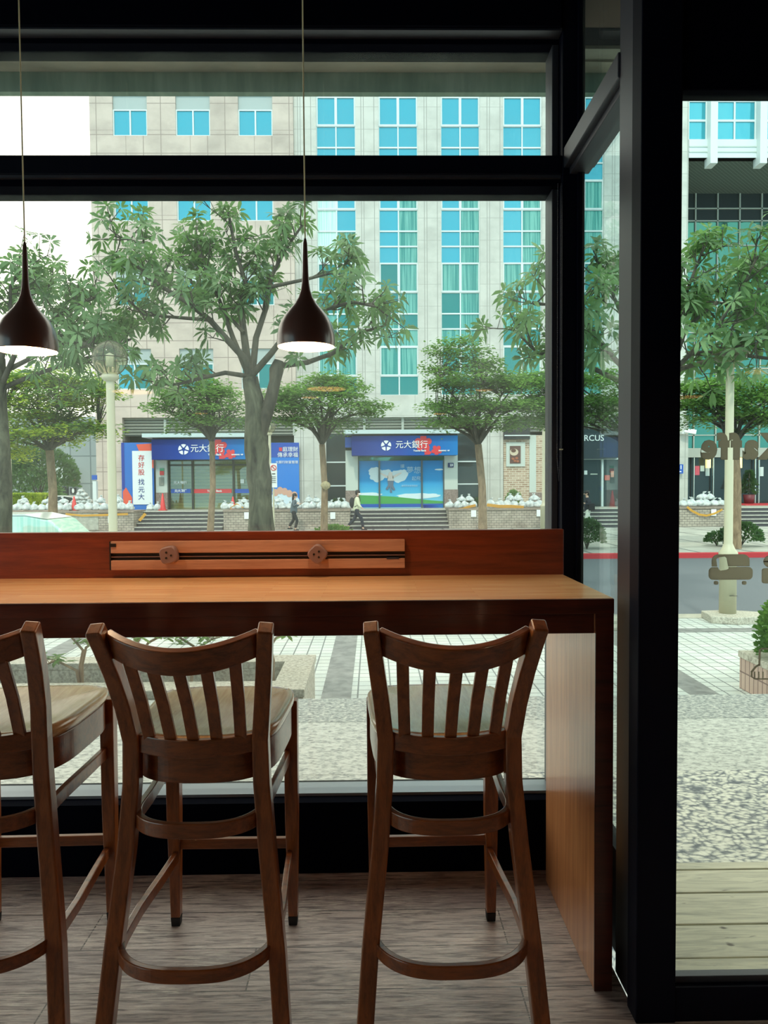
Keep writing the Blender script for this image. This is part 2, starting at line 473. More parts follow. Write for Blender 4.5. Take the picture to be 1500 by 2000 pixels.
for ch_, xx, ww in (('e', 1385, 1.0), ('f', 1414, 1.0), ('f', 1438, 1.0), ('a', 1466, 1.0), ('K', 1507, 1.0)):
    c = P(xx, 883, YS + .001)
    o = text_mesh('letter', ch_, .082, M['decal'], let, c, mirror=True, bold=0.0055, depth=0.0008, wscale=.92)
    zs_ = [v.co.z for v in o.data.vertices]; o.location.z += P(xx, 898, YS).z - (c.z + min(zs_)) 
def pl(pts, Y): return [P(x, y, Y) for x, y in pts]
lamp = thing('lamp_line_sticker', 'small taupe outline sticker low on the door glass', 'sticker', P(1478, 1320, YS))
b = MB(); b.sweep(pl([(1500, 1267), (1489, 1267), (1484, 1270), (1483, 1300)], YS), (0.003, 0.0012), (0, 1, 0)); b.build('stem', M['decal'], lamp)
b = MB(); b.sweep(pl([(1483, 1298), (1476, 1302), (1468, 1312), (1468, 1322), (1474, 1326), (1500, 1326)], YS), (0.0028, 0.0012), (0, 1, 0)); b.build('outline', M['decal'], lamp)
b = MB()
for q in (1474, 1482, 1490): b.sweep(pl([(q, 1312), (q, 1324)], YS), (0.0015, 0.001), (0, 1, 0))
b.build('ticks', M['decal'], lamp)

# ================================================================ COUNTER
bar = thing('bar_counter', 'long brown window bar counter with a mahogany edge and side panel', 'counter', (-1.4, 2.2, 0))
MB().box(XL + 0.02, 0.627, 1.923, 2.442, 1.013, 1.052).build('countertop', M['block'], bar, 0.002)
MB().box(XL + 0.02, 0.6272, 1.918, 1.926, 1.012, 1.0505).build('front_edging', M['apron'], bar, 0.001)
MB().box(XL + 0.02, 0.580, 1.935, 1.965, 0.957, 1.013).build('apron', M['apron'], bar, 0.002)
MB().box(0.580, 0.627, 1.925, 2.478, 0.0, 1.013).build('side_panel', M['panel'], bar, 0.002)
MB().box(0.5795, 0.6275, 1.921, 1.927, 0.0, 1.012).build('panel_edging', M['apron'], bar, 0.001)
MB().box(XL + 0.02, 0.630, 2.442, 2.478, 1.013, 1.202).build('upstand', M['upstand'], bar, 0.003)

# power track on the upstand
M['track'] = wood('light_track_wood', (166, 112, 88), (206, 152, 124), (0.5, 9, 9), 0.35, 0.1)
M['groove'] = mat('track_groove', (42, 34, 28), 0.4, 0.3)
M['socket'] = mat('socket_brown', (138, 104, 98), 0.4, 0.1)
tx0, tx1 = -0.856, 0.103
trk = thing('power_track', 'pale wooden power track with a dark slot, fixed to the upstand', 'power track', (-0.38, 2.43, 1.077))
MB().box(tx0, tx1, 2.424, 2.442, 1.134, 1.173).build('upper_rail', M['track'], trk, 0.002)
MB().box(tx0, tx1, 2.424, 2.442, 1.079, 1.111).build('lower_rail', M['track'], trk, 0.002)
MB().box(tx0, tx1, 2.436, 2.442, 1.108, 1.136).build('slot', M['groove'], trk)
MB().box(tx0, tx1, 2.429, 2.434, 1.1205, 1.1235).build('slot_rib', M['socket'], trk)
MB().box(tx0 - 0.004, tx0, 2.424, 2.442, 1.079, 1.173).build('end_cap', M['groove'], trk)
MB().box(tx0, tx0 + 0.018, 2.421, 2.425, 1.155, 1.166).build('latch', M['groove'], trk)
MB().box(tx1 - 0.06, tx1 - 0.02, 2.423, 2.437, 1.109, 1.114).build('cover_clip', M['frame_grey'], trk)
def socket(loc, rot, label):
    t = thing('socket_adapter', label, 'socket', (loc[0], loc[1], loc[2]), 0, 'socket adapters on the power track')
    pts = []
    for k in range(40):
        a = 2 * math.pi * k / 40
        r = 0.0285 / ((abs(math.cos(a)) ** 3.4 + abs(math.sin(a)) ** 3.4) ** (1 / 3.4)) * 0.98
        pts.append((r * math.cos(a + rot), r * math.sin(a + rot)))
    body = MB(); rings = [(0.0, 0.90), (-0.004, 1.0), (-0.024, 1.0), (-0.029, 0.95), (-0.031, 0.86)]
    vs = []; n = 40
    for y, s in rings: vs += [(x * s, y, z * s) for x, z in pts]
    fs = [(i * n + k, i * n + (k + 1) % n, (i + 1) * n + (k + 1) % n, (i + 1) * n + k) for i in range(len(rings) - 1) for k in range(n)]
    body.add(vs, fs, True); body.add(vs[-n:], [tuple(range(n))]); body.add(vs[:n], [tuple(range(n))])
    o = body.build('body', M['socket']); o.parent = t
    for k in range(3):
        a = rot * 2 + math.radians(90 + 120 * k)
        cx, cz = 0.0105 * math.cos(a), 0.0105 * math.sin(a)
        h = MB(); h.prism([(cx + 0.0036 * math.cos(q * math.pi / 4), cz + 0.0036 * math.sin(q * math.pi / 4)) for q in range(8)], -0.0325, -0.0300)
        o = h.build('hole', M['groove']); o.parent = t
    return t
pa = P(333, 1083, 2.424); socket((pa.x, 2.4238, pa.z), math.radians(14), 'brown socket adapter nearer the left end of the power track')
pa = P(621, 1081, 2.424); socket((pa.x, 2.4238, pa.z), math.radians(44), 'brown diamond-turned socket adapter nearer the right end of the track')

# ================================================================ BAR STOOLS
def make_stool():
    t = thing('bar_stool', '', 'stool', (0, 0, 0), 0, 'wooden bar stools at the counter')
    W, WX = M['stool'], M['stool_x']
    # seat
    n = 128; vs = []
    def outline(a):
        c, s_ = math.cos(a), math.sin(a); e = 2 / 4.2
        x = math.copysign(abs(c) ** e, c); y = math.copysign(abs(s_) ** e, s_)
        yy = 0.012 + y * 0.228 - (.034 * (1 - x * x) * (-y) if y < 0 else 0)
        hw = 0.186 + 0.02 * (y + 1) / 2
        return x * hw, yy
    rings = [(0.0, 0.727), (0.25, 0.727), (0.5, 0.7285), (0.75, 0.7325), (0.9, 0.737), (0.97, 0.7375), (1.0, 0.733), (1.0, 0.716), (0.975, 0.705), (0.9, 0.703)]
    for r, z in rings:
        for k in range(n):
            x, y = outline(2 * math.pi * k / n)
            vs.append((x * r, 0.012 + (y - 0.012) * r, z - (0.004 if (y > 0.2 and r > 0.8) else 0)))
    fs = [(i * n + k, i * n + (k + 1) % n, (i + 1) * n + (k + 1) % n, (i + 1) * n + k) for i in range(len(rings) - 1) for k in range(n)]
    b = MB(); b.add(vs, fs, True); b.add(vs[-n:], [tuple(range(n))]); b.build('seat', M['seat'], t)
    # apron under the seat, following it
    pts = []
    for k in range(n + 1):
        x, y = outline(2 * math.pi * k / n); pts.append((x * 0.915, 0.012 + (y - 0.012) * 0.915, 0.661))
    MB().sweep(pts, (0.041, 0.010), (0, 0, 1), caps=False).build('apron', WX, t, 0.002)
    # rear posts with the leg below
    for s in (-1, 1):
        prof = [(-.305, 0, .217, .0205), (-.268, .22, .199, .021), (-.238, .46, .173, .021), (-.226, .62, .160, .0205), (-.228, .73, .158, .0200), (-.252, .82, .167, .0195), (-.292, .91, .178, .0190), (-.332, .980, .187, .0185), (-.364, 1.030, .194, .0180)]
        MB().sweep([(s * x, y, z) for y, z, x, w in prof], [(w, .0200) for y, z, x, w in prof], (1, 0, 0)).build('rear_leg', W, t, 0.005, 3)
        # front leg
        MB().sweep([(s * .180, .205, .70), (s * .180, .205, .35), (s * .180, .208, .028)], [(.021, .021), (.020, .020), (.0145, .0145)], (1, 0, 0)).build('leg', W, t, 0.003)
        MB().sweep([(s * .180, .208, .028), (s * .180, .208, 0.0)], [(.0148, .0148), (.013, .013)], (1, 0, 0)).build('foot_tip', M['dark_foot'], t, 0.002)
    # crest rail
    def arc(x0, yend, ymid, zend, zmid, m=36):
        return [(x0 * (2 * i / m - 1), yend + (ymid - yend) * (1 - (2 * i / m - 1) ** 2), zend + (zmid - zend) * (1 - (2 * i / m - 1) ** 2)) for i in range(m + 1)]
    MB().sweep(arc(.174, -.325, -.392, .990, .958), (.034, .0105), (0, -.5, 1)).build('crest_rail', WX, t, 0.004, 3)
    MB().sweep(arc(.150, -.222, -.262, .722, .716), (.0225, .0105), (0, 0, 1)).build('lower_back_rail', WX, t, 0.003)
    # slats
    for k in range(-2, 3):
        xt, xb = k * .0605, k * .0555
        u = 1 - (xt / .174) ** 2
        yt = -.318 + -.062 * u; yb = -.222 - .036 * u; zt = .968 - .032 * u
        p = [(xb, yb, .735), ((xb + xt) / 2, (yb + yt) / 2 + .008, (.735 + zt) / 2), (xt, yt, zt)]
        MB().sweep(p, (.0145, .006), (1, 0, 0)).build('slat', W, t, 0.002)
    # bent hoops
    def hoop(z, xs, xf, yr, bul, h, name, m, zf):
        pts = [(-xf, .205, zf), (-(xf * .6 + xs * .4), .06, zf * .6 + z * .4), (-xs, -.10, z)]
        k = 44
        for i in range(k + 1):
            a = math.pi * i / k
            cx = -math.cos(a); sy = math.sin(a)
            pts.append((xs * math.copysign(abs(cx) ** .72, cx), yr + .0 - bul * sy ** .9 if True else 0, z))
        pts += [(xs, -.10, z), ((xf * .6 + xs * .4), .06, zf * .6 + z * .4), (xf, .205, zf)]
        MB().sweep(pts, (h, .0085), (0, 0, 1)).build(name, m, t, 0.003)
    hoop(.532, .158, .172, -.165, .135, .0185, 'bent_brace', WX, .532)
    hoop(.226, .190, .172, -.205, .165, .0165, 'foot_rest', WX, .222)
    MB().sweep([(-.165, .205, .256), (.165, .205, .256)], (.016, .0095), (0, 0, 1)).build('stretcher', WX, t, 0.003)
    return t
stool = make_stool()
spots = [(.180, 2.045, 1.0, 'wooden slat-back bar stool nearest the grey end post, beside the counter panel'),
         (-.437, 2.045, -0.5, 'wooden slat-back bar stool in the middle, before the left half of the power track'),
         (-.998, 2.075, 1.5, 'wooden bar stool at the left picture edge, partly cut off')]
for i, (x, y, rz, lab) in enumerate(spots):
    s_ = stool if i == 0 else copy_tree(stool)
    s_.location = (x, y, 0); s_.rotation_euler = (0, 0, math.radians(rz)); s_['label'] = lab

# ================================================================ PENDANT LAMPS
M['shade'] = mat('dark_brown_lacquer', (96, 66, 60), 0.30, 0.0, coat=0.4)
M['shade_in'] = mat('shade_inside', (255, 238, 200), 0.5)
M['bulb'] = mat('lit_bulb', (255, 240, 200), 0.4, emit=(255, 206, 140), es=9)
M['cord'] = mat('lamp_cord', (240, 226, 186), 0.7)
def pendant(x, y, z, label, group):
    t = thing('pendant_lamp', label, 'lamp', (x, y, z), 0, group)
    prof = [(.0825, 0), (.0845, .012), (.0838, .032), (.078, .060), (.067, .083), (.052, .103), (.036, .121), (.0225, .141), (.0145, .162), (.0105, .185), (.0088, .215), (.0075, .260), (.0060, .298), (.0030, .312), (.0005, .313)]
    MB().lathe((x, y, z), prof, 48).build('shade', M['shade'], t)
    inn = [(.0823, .0005), (.0820, .032), (.076, .058), (.065, .080), (.050, .100), (.034, .118), (.010, .130), (.0005, .131)]
    MB().lathe((x, y, z), inn, 40).build('shade_lining', M['shade_in'], t)
    MB().lathe((x, y, z), [(.0005, .052), (.012, .055), (.020, .064), (.022, .074), (.018, .086), (.012, .098), (.010, .118)], 24).build('bulb', M['bulb'], t)
    pl_ = bpy.data.lights.new('bulb_light', 'POINT'); pl_.energy = 11.0 if y > 2 else 4.0; pl_.shadow_soft_size = .014; pl_.color = (1.0, .74, .46)
    po = link(bpy.data.objects.new('bulb_light', pl_)); po.parent = t; po.location = (0, 0, .036)
    MB().tube([(x, y, z + .310), (x - .001, y, ZC)], .0021, 8).build('cord', M['cord'], t)
    return t
pa = P(598, 678, 2.18); pendant(pa.x, 2.18, pa.z, 'dark bell-shaped pendant lamp over the middle of the counter', 'bell pendant lamps')
pb = P(53, 686, 2.18); pendant(pb.x, 2.18, pb.z, 'dark bell-shaped pendant lamp at the left edge, above the cut-off stool', 'bell pendant lamps')
pendant(1.46, 0.2, pa.z, 'bell pendant lamp seen only as a far glint mirrored in the door glass', 'bell pendant lamps')
for i_, (x_, y_) in enumerate(((-2.2, -1.2), (-.6, -1.9), (1.0, -1.4), (-2.0, -3.4), (.8, -3.6))):  # unseen pendants added as warm fill light for the room
    pendant(x_, y_, 2.2, 'added unseen bell pendant lamp further back in the café, %s' % ('left front', 'middle front', 'right front', 'left rear', 'right rear')[i_], 'bell pendant lamps')
pendant(1.43, 1.0, pa.z, 'bell pendant lamp seen only as a near glint mirrored in the door glass', 'bell pendant lamps')
# frayed sleeve on the left cord
# blind chain by the corner post
ch = thing('blind_chain', 'thin beaded blind chain hanging beside the black corner post', 'chain', (0.638, 2.548, 1.36))
for q, nm in ((0.634, 'bead_strand'), (0.645, 'bead_strand')):
    b = MB(); z = 1.40; b.tube([(0.639, 2.548, 1.36), (q, 2.548, 1.44), (q, 2.548, 2.372)], .0008, 5)
    while z < 2.37:
        b.lathe((q if z > 1.44 else .639 + (q - .639) * (z - 1.36) / .08, 2.548, z), [(.0003, -.0022), (.0020, -.0010), (.0020, .0010), (.0003, .0022)], 6); z += .0065
    b.build(nm, M['frame_grey'], ch)
MB().box(.641, .653, 2.545, 2.551, 1.468, 1.472).build('connector', M['decal_white'], ch)
# ================================================================ OUTSIDE GROUND
ZS, ZT, ZR, ZP = -0.15, -0.55, -0.67, 0.25     # stone apron, tiled pavement, road, bank platform
# materials
m = mat('deck_wood', (160, 160, 140), 0.6); n = NT(m)
g = n.noise(n.vec((1.2, 14, 1)), 3.0, 7, 0.65, 1.2)
kn = n.noise(n.vec((5, 14, 1)), 2.0, 2, 0.5)
c = n.ramp(g, [(0.3, (170, 172, 158)), (0.55, (216, 216, 196)), (0.75, (238, 236, 212))])
n.col(n.mix(n.ramp(kn, [(0.70, (0, 0, 0, 1)), (0.74, (1, 1, 1, 1))]), c, s2l((96, 92, 84)))); n.bump(g, 0.2, 0.005)
M['deck'] = m
def speck(name, stops, scale, stretch=(1, 1, 1), det=3, rough=0.6):
    m = mat(name, (200, 200, 200), rough); n = NT(m)
    g = n.noise(n.vec(stretch), scale, det, 0.6, 0.4)
    n.col(n.ramp(g, stops)); return m
m = mat('pebble_granite', (180, 190, 188), 0.55); n = NT(m)
vo = n.new('TexVoronoi'); vo.feature = 'F1'; vo.inputs['Scale'].default_value = 38
dn = n.new('TexNoise'); dn.inputs['Scale'].default_value = 9; n.lk(n.co.outputs['Object'], dn.inputs['Vector'])
v0 = n.vec((0.75, 1.15, 1)); va = n.new('VectorMath', operation='ADD'); vs_ = n.new('VectorMath', operation='SCALE'); vs_.inputs['Scale'].default_value = 0.10
n.lk(dn.outputs['Color'], vs_.inputs[0]); n.lk(v0, va.inputs[0]); n.lk(vs_.outputs[0], va.inputs[1]); n.lk(va.outputs[0], vo.inputs['Vector'])
g2 = n.noise(n.co.outputs['Object'], 38, 5, 0.75)
f = n.math('ADD', n.math('MULTIPLY', vo.outputs['Distance'], 0.62), n.math('MULTIPLY', g2, 0.55))
n.col(n.ramp(f, [(0.36, (232, 232, 222)), (0.54, (206, 208, 198)), (0.66, (146, 152, 154)), (0.80, (90, 98, 108))]))
M['pebble'] = m
M['terrazzo'] = speck('pale_terrazzo', [(0.34, (136, 142, 142)), (0.45, (176, 180, 176)), (0.6, (206, 210, 204))], 30, (1, 1.6, 1), 3)
M['granite'] = speck('grey_granite', [(0.36, (112, 118, 120)), (0.5, (160, 166, 164)), (0.66, (206, 208, 200))], 34, (1, 1.4, 1), 3)
M['curbstone'] = speck('beige_granite', [(0.35, (150, 144, 132)), (0.5, (182, 178, 164)), (0.66, (206, 202, 188))], 40, (1, 1, 1), 3)
M['band'] = speck('grey_paver', [(0.35, (110, 112, 112)), (0.65, (142, 144, 142))], 8)
def tiles(name, c1, c2, mortar, w, h, ms, plane='XY', off=0.0, loc=(0, 0, 0), rough=0.6, dirt=0.0):
    m = mat(name, c1, rough); n = NT(m)
    src = n.co.outputs['Object']
    if plane == 'XZ':
        x = n.xyz(); cb = n.new('CombineXYZ'); n.lk(n.math('ADD', x[0], x[1]), cb.inputs[0]); n.lk(x[2], cb.inputs[1]); src = cb.outputs[0]
    br = n.new('TexBrick'); br.offset = off
    for k, v in (('Scale', 1.0), ('Brick Width', w), ('Row Height', h), ('Mortar Size', ms), ('Bias', 0.0)): br.inputs[k].default_value = v
    br.inputs['Color1'].default_value = s2l(c1); br.inputs['Color2'].default_value = s2l(c2); br.inputs['Mortar'].default_value = s2l(mortar)
    n.lk(n.vec((1, 1, 1), loc, src=src), br.inputs['Vector'])
    c = br.outputs['Color']
    if dirt:
        g = n.noise(n.vec((1, 1, 1), src=src), 1.3, 6, 0.6)
        c = n.mix(dirt, c, n.ramp(g, [(0.3, (110, 100, 90)), (0.6, (255, 255, 255))]), 'MULTIPLY')
    n.col(c); return m
M['tile'] = tiles('white_paving_tile', (206, 212, 206), (194, 202, 198), (116, 122, 122), 0.152, 0.152, 0.0075, dirt=0.25)
M['slab'] = tiles('pale_paving_slab', (190, 190, 180), (180, 180, 172), (112, 114, 112), 1.5, 2.2, 0.05, dirt=0.3)
M['asphalt'] = speck('asphalt', [(0.35, (84, 92, 100)), (0.65, (104, 111, 118))], 60, det=5, rough=0.8)
M['red_paint'] = mat('red_kerb_paint', (196, 50, 58), 0.6)
M['conc'] = speck('pale_concrete', [(0.3, (150, 150, 138)), (0.7, (190, 188, 174))], 5, det=6)
M['wall_tile'] = tiles('banded_wall_tile', (190, 178, 162), (176, 164, 150), (128, 120, 112), 0.22, 0.105, 0.012, 'XZ', 0.5, dirt=0.5)
M['cap'] = speck('brown_grey_cap', [(0.3, (130, 116, 104)), (0.7, (160, 146, 132))], 6)
M['riser'] = mat('dark_step_riser', (72, 70, 74), 0.6)
M['tread'] = speck('pale_step_tread', [(0.3, (166, 164, 154)), (0.7, (200, 198, 186))], 8)
M['earth'] = speck('earth', [(0.35, (58, 48, 38)), (0.6, (104, 92, 72))], 14, det=6, rough=0.9)

# deck outside the door: one board per object is countable
deck = thing('timber_deck', 'weathered timber deck right outside the glass door', 'deck', (2.0, 2.2, -0.1))
edges = [1.62, 1.93]
ys = [G(1400, y, 0).y for y in (1870, 1805, 1743, 1685)]
yy = [1.70, ys[0] - 0.005, ys[1], ys[2], ys[3]]
yy = [1.65, 1.9] + [G(1400, y, 0.0).y for y in (1870, 1805, 1743)] + [G(1400, 1698, 0).y]
yy = [1.875] + [G(1400, y, 0.0).y for y in (1870, 1805, 1743, 1698)]
for i in range(4):
    MB().box(0.79, 4.6, yy[i] + (0.001 if i == 1 else 0.0035), yy[i + 1] - 0.0035, -0.04, 0.0).build('board', M['deck'], deck, 0.003)
MB().box(0.79, 4.6, yy[4] + .002, G(1400, 1684, 0).y, -0.05, 0.001).build('edge_board', M['deck'], deck, 0.003)
MB().box(0.79, 4.6, 1.875, yy[4] - 0.01, -0.14, -0.045).build('joists', M['riser'], deck)
sbox('base_course', M['conc'], -12, 0.79, 2.74, 2.80, ZT, 0.06, label='outer foot of the café wall')
def YG(y, z): return G(900, y, z).y
y0 = G(1400, 1684, 0).y
y1, y2, y3 = YG(1510, ZS), YG(1408, ZS), YG(1362, ZS)
sbox('pebble_apron', M['pebble'], 0.79, 14, 1.80, y1, ZS - 0.3, ZS, label='band of coarse pebbled granite in front of the deck')
sbox('terrazzo_apron', M['terrazzo'], -14, 0.79, 2.80, y1, ZS - 0.3, ZS - 0.001)
sbox('terrazzo_band', M['terrazzo'], -14, 14, y1, y2, ZS - 0.3, ZS, label='pale speckled stone band')
sbox('granite_step', M['granite'], -14, 14, y2, y3, ZS - 0.19, ZS + 0.002, label='grey speckled granite edge of the top step')
sbox('granite_lower_step', M['granite'], -14, 14, y3, y3 + 0.34, ZT - 0.1, ZT + 0.2)
sbox('tiled_pavement', M['tile'], -30, 30, y3 - 0.1, 10.35, ZT - 0.3, ZT, label='white tiled pavement with grey bands')
YB1, YB2 = YG(1246, ZT), YG(1236, ZT)
for k in range(-6, 7):
    x = -0.48 + 3.32 * k
    sbox('trim_grey_band', M['band'], x, x + 0.27, y3, 10.34, ZT - .002, ZT + 0.002)
sbox('trim_cross_band', M['band'], -30, 30, 9.35, 9.62, ZT - .002, ZT + 0.003)
sbox('near_kerb', M['conc'], -40, 40, 10.35, 10.68, ZR - 0.2, ZT + 0.006)
sbox('road', M['asphalt'], -70, 70, 10.6, 20.05, ZR - 0.3, ZR, label='grey asphalt road')
sbox('far_kerb_red', M['red_paint'], -70, 70, 19.95, 20.22, ZR - 0.2, ZT + 0.01, label='red painted kerb along the far side of the road')
sbox('far_pavement', M['slab'], -70, 70, 20.2, 34.5, ZT - 0.3, ZT, label='pale far pavement')
sbox('platform', M['conc'], -22, 40, 33.85, 52, ZT - 0.1, ZP, label='raised forecourt of the office block')
sbox('far_ground', M['slab'], -90, 90, 34.4, 120, ZT - 0.4, ZT - 0.02)

# walls and stairs in front of the platform
def stair(xa, xb, name='staircase'):
    a = XA(xa, 1010, 32.6); b = XA(xb, 1010, 32.6)
    o = MB(); t = MB(); nst = 5; h = (ZP - ZT) / nst
    for i in range(nst):
        o.box(a, b, 32.3 + 0.32 * i, 33.9, ZT, ZT + h * (i + 1) - 0.035)
        t.box(a, b, 32.27 + 0.32 * i, 32.3 + 0.32 * (i + 1) + .02 if i < nst - 1 else 33.95, ZT + h * (i + 1) - 0.035, ZT + h * (i + 1) + (0.002 if i == nst - 1 else 0))
    r = struct(o.build(name, M['riser'])); t.build('treads', M['tread'], r)
def lowwall(xa, xb, label):
    a = XA(xa, 1010, 32.3); b = XA(xb, 1010, 32.3)
    o = struct(MB().box(a, b, 32.25, 33.9, ZT, ZP - 0.0).build('low_wall', M['wall_tile']), label)
    MB().box(a - .02, b + .02, 32.2, 33.9, ZP, ZP + 0.07).build('cap', M['cap'], o)
    return a, b
lowwall(-420, 262, 'low tiled wall left of the first stairs')
stair(262, 437)
lowwall(437, 683, 'low tiled wall between the two stairs')
stair(683, 877)
lowwall(877, 1112, 'low tiled wall right of the second stairs')
stair(1112, 1300)
lowwall(1300, 1441, 'low tiled wall seen through the door')
stair(1441, 1700)
pn = MB(); a = P(128, 1020, 32.2)
MB().box(XA(128, 1030, 32.2), XA(192, 1030, 32.2), 32.22, 32.26, ZT + .05, ZA(150, 1003, 32.2)).build('trim_wall_panel', M['conc'])['kind'] = 'structure'

# ---------------------------------------------------------------- planters close by
def planter(name, label, xa, xb, ya, yb, ztop, zb, wth, mat_rim, mat_side, cat='planter'):
    t = thing(name, label, cat, ((xa + xb) / 2, (ya + yb) / 2, zb))
    r = MB()
    r.box(xa, xb, ya, ya + wth, ztop - .06, ztop).box(xa, xb, yb - wth, yb, ztop - .06, ztop).box(xa, xa + wth, ya + wth, yb - wth, ztop - .06, ztop).box(xb - wth, xb, ya + wth, yb - wth, ztop - .06, ztop)
    r.build('rim', mat_rim, t, 0.006)
    s = MB(); e = .012
    s.box(xa + e, xb - e, ya + e, ya + wth, zb, ztop - .06).box(xa + e, xb - e, yb - wth, yb - e, zb, ztop - .06).box(xa + e, xa + wth, ya + wth, yb - wth, zb, ztop - .06).box(xb - wth, xb - e, ya + wth, yb - wth, zb, ztop - .06)
    s.build('side', mat_side, t)
    MB().box(xa + wth, xb - wth, ya + wth, yb - wth, zb, ztop - 0.17).build('soil', M['earth'], t)
    return t
planter('stone_planter', 'beige stone planter bed with bare saplings, seen behind the stools', -6.5, -0.50, 5.26, 6.35, ZS + 0.05, ZT, 0.24, M['curbstone'], M['curbstone'])
M['pink_tile'] = tiles('pinkish_tile', (196, 170, 156), (182, 156, 144), (120, 96, 92), 0.075, 0.16, 0.006, 'XZ')
a = G(1452, 1360, ZT + .0); 
planter('tiled_planter', 'pink tiled planter with a granite rim at the right frame edge', 3.38, 5.4, 5.62, 6.8, ZT + 0.35, ZT, 0.2, M['curbstone'], M['pink_tile'])
o = MB().box(2.1, 3.3, 9.85, 10.1, ZT, ZT + .07).box(3.05, 3.6, 9.5, 9.7, ZT, ZT + .05).build('trim_tree_pit_kerb', M['conc'], None, 0.01); struct(o)
# ================================================================ OFFICE BLOCKS ACROSS THE STREET
YA = 36.0
def fr4(x0, y0, x1, y1, Y=YA):
    """pixel rectangle -> x0,x1,z0,z1 on the plane Y"""
    c = P((x0 + x1) / 2, (y0 + y1) / 2, Y); s = Y / FPX
    return c.x - (x1 - x0) / 2 * s, c.x + (x1 - x0) / 2 * s, c.z - (y1 - y0) / 2 * s, c.z + (y1 - y0) / 2 * s
def stone(name, c1, vx, voff, hz, hoff, x0, z0, rough=0.6, w=0.018, line=(138, 128, 120)):
    m = mat(name, c1, rough); n = NT(m); x = n.xyz()
    g = n.noise(n.vec((1, 1, 1.4)), 0.55, 7, 0.65)
    c2 = tuple(int(a * 0.86) for a in c1)
    base = n.ramp(g, [(0.3, c2), (0.6, c1)])
    l = n.math('MAXIMUM', n.lines(x[0], vx, voff, w, x0), n.lines(x[2], hz, hoff, w, z0))
    n.col(n.mix(l, base, s2l(line))); return m
def holed(mb, x0, x1, z0, z1, y0, y1, holes):
    xs = sorted({x0, x1} | {min(max(h[0], x0), x1) for h in holes} | {min(max(h[1], x0), x1) for h in holes})
    zs = sorted({z0, z1} | {min(max(h[2], z0), z1) for h in holes} | {min(max(h[3], z0), z1) for h in holes})
    for i in range(len(xs) - 1):
        run = None
        for j in range(len(zs) - 1):
            cx = (xs[i] + xs[i + 1]) / 2; cz = (zs[j] + zs[j + 1]) / 2
            inside = any(h[0] < cx < h[1] and h[2] < cz < h[3] for h in holes)
            if not inside:
                if run is None: run = zs[j]
            else:
                if run is not None: mb.box(xs[i], xs[i + 1], y0, y1, run, zs[j]); run = None
        if run is not None: mb.box(xs[i], xs[i + 1], y0, y1, run, zs[-1])
M['white_frame'] = mat('white_window_frame', (216, 224, 222), 0.5)
def pane_mat(name, base, refl_tint, refl, stripes=False, c2=None):
    m = mat(name, base, 0.5); n = NT(m)
    b = n.b
    if stripes:
        x = n.xyz(); g = n.noise(n.vec((5.5, 1, 0.12)), 1.6, 2, 0.5)
        n.col(n.ramp(g, [(0.40, base), (0.5, c2), (0.62, base)]))
    gl = n.new('BsdfGlossy'); gl.inputs['Color'].default_value = s2l(refl_tint); gl.inputs['Roughness'].default_value = 0.02
    wv = n.noise(n.vec((0.9, 1, 0.5)), 1.3, 2)
    bp = n.new('Bump'); bp.inputs['Strength'].default_value = 0.05; bp.inputs['Distance'].default_value = 0.2
    n.lk(wv, bp.inputs['Height']); n.lk(bp.outputs['Normal'], gl.inputs['Normal'])
    mx = n.new('MixShader'); mx.inputs[0].default_value = refl
    n.lk(b.outputs[0], mx.inputs[1]); n.lk(gl.outputs[0], mx.inputs[2])
    n.lk(mx.outputs[0], n.t.nodes['Material Output'].inputs['Surface'])
    return m
M['pane_cyan'] = pane_mat('cyan_mirror_pane', (44, 168, 186), (96, 178, 194), 0.55)  # cyan of the mirrored sky is put into the pane colour
M['pane_teal'] = pane_mat('teal_pane', (16, 100, 96), (70, 170, 165), 0.38)
M['pane_curtain'] = pane_mat('teal_pane_with_curtain', (50, 128, 120), (80, 180, 170), 0.25, True, (128, 186, 172))
M['pane_pale'] = pane_mat('pale_striped_pane', (190, 226, 206), (150, 240, 230), 0.2, True, (226, 240, 222))
M['pane_dark'] = pane_mat('dark_glass', (26, 36, 38), (80, 105, 105), 0.18)
M['spandrel'] = mat('grey_spandrel', (168, 178, 174), 0.4)
def window(parent, x0, x1, z0, z1, y, mats, cols=2, fr=0.055, mull=0.07, dep=0.10):
    f = MB()
    f.box(x0, x1, y, y + dep, z0, z0 + fr).box(x0, x1, y, y + dep, z1 - fr, z1).box(x0, x0 + fr, y, y + dep, z0 + fr, z1 - fr).box(x1 - fr, x1, y, y + dep, z0 + fr, z1 - fr)
    w = (x1 - x0) / cols
    for k in range(1, cols): f.box(x0 + w * k - mull / 2, x0 + w * k + mull / 2, y, y + dep, z0 + fr, z1 - fr)
    o = f.build('window', M['white_frame'], parent)
    for k in range(cols):
        MB().box(x0 + w * k + mull / 2, x0 + w * (k + 1) - mull / 2, y + dep * .5, y + dep * .5 + .03, z0 + fr, z1 - fr).build('pane', mats[k % len(mats)], o)
    return o

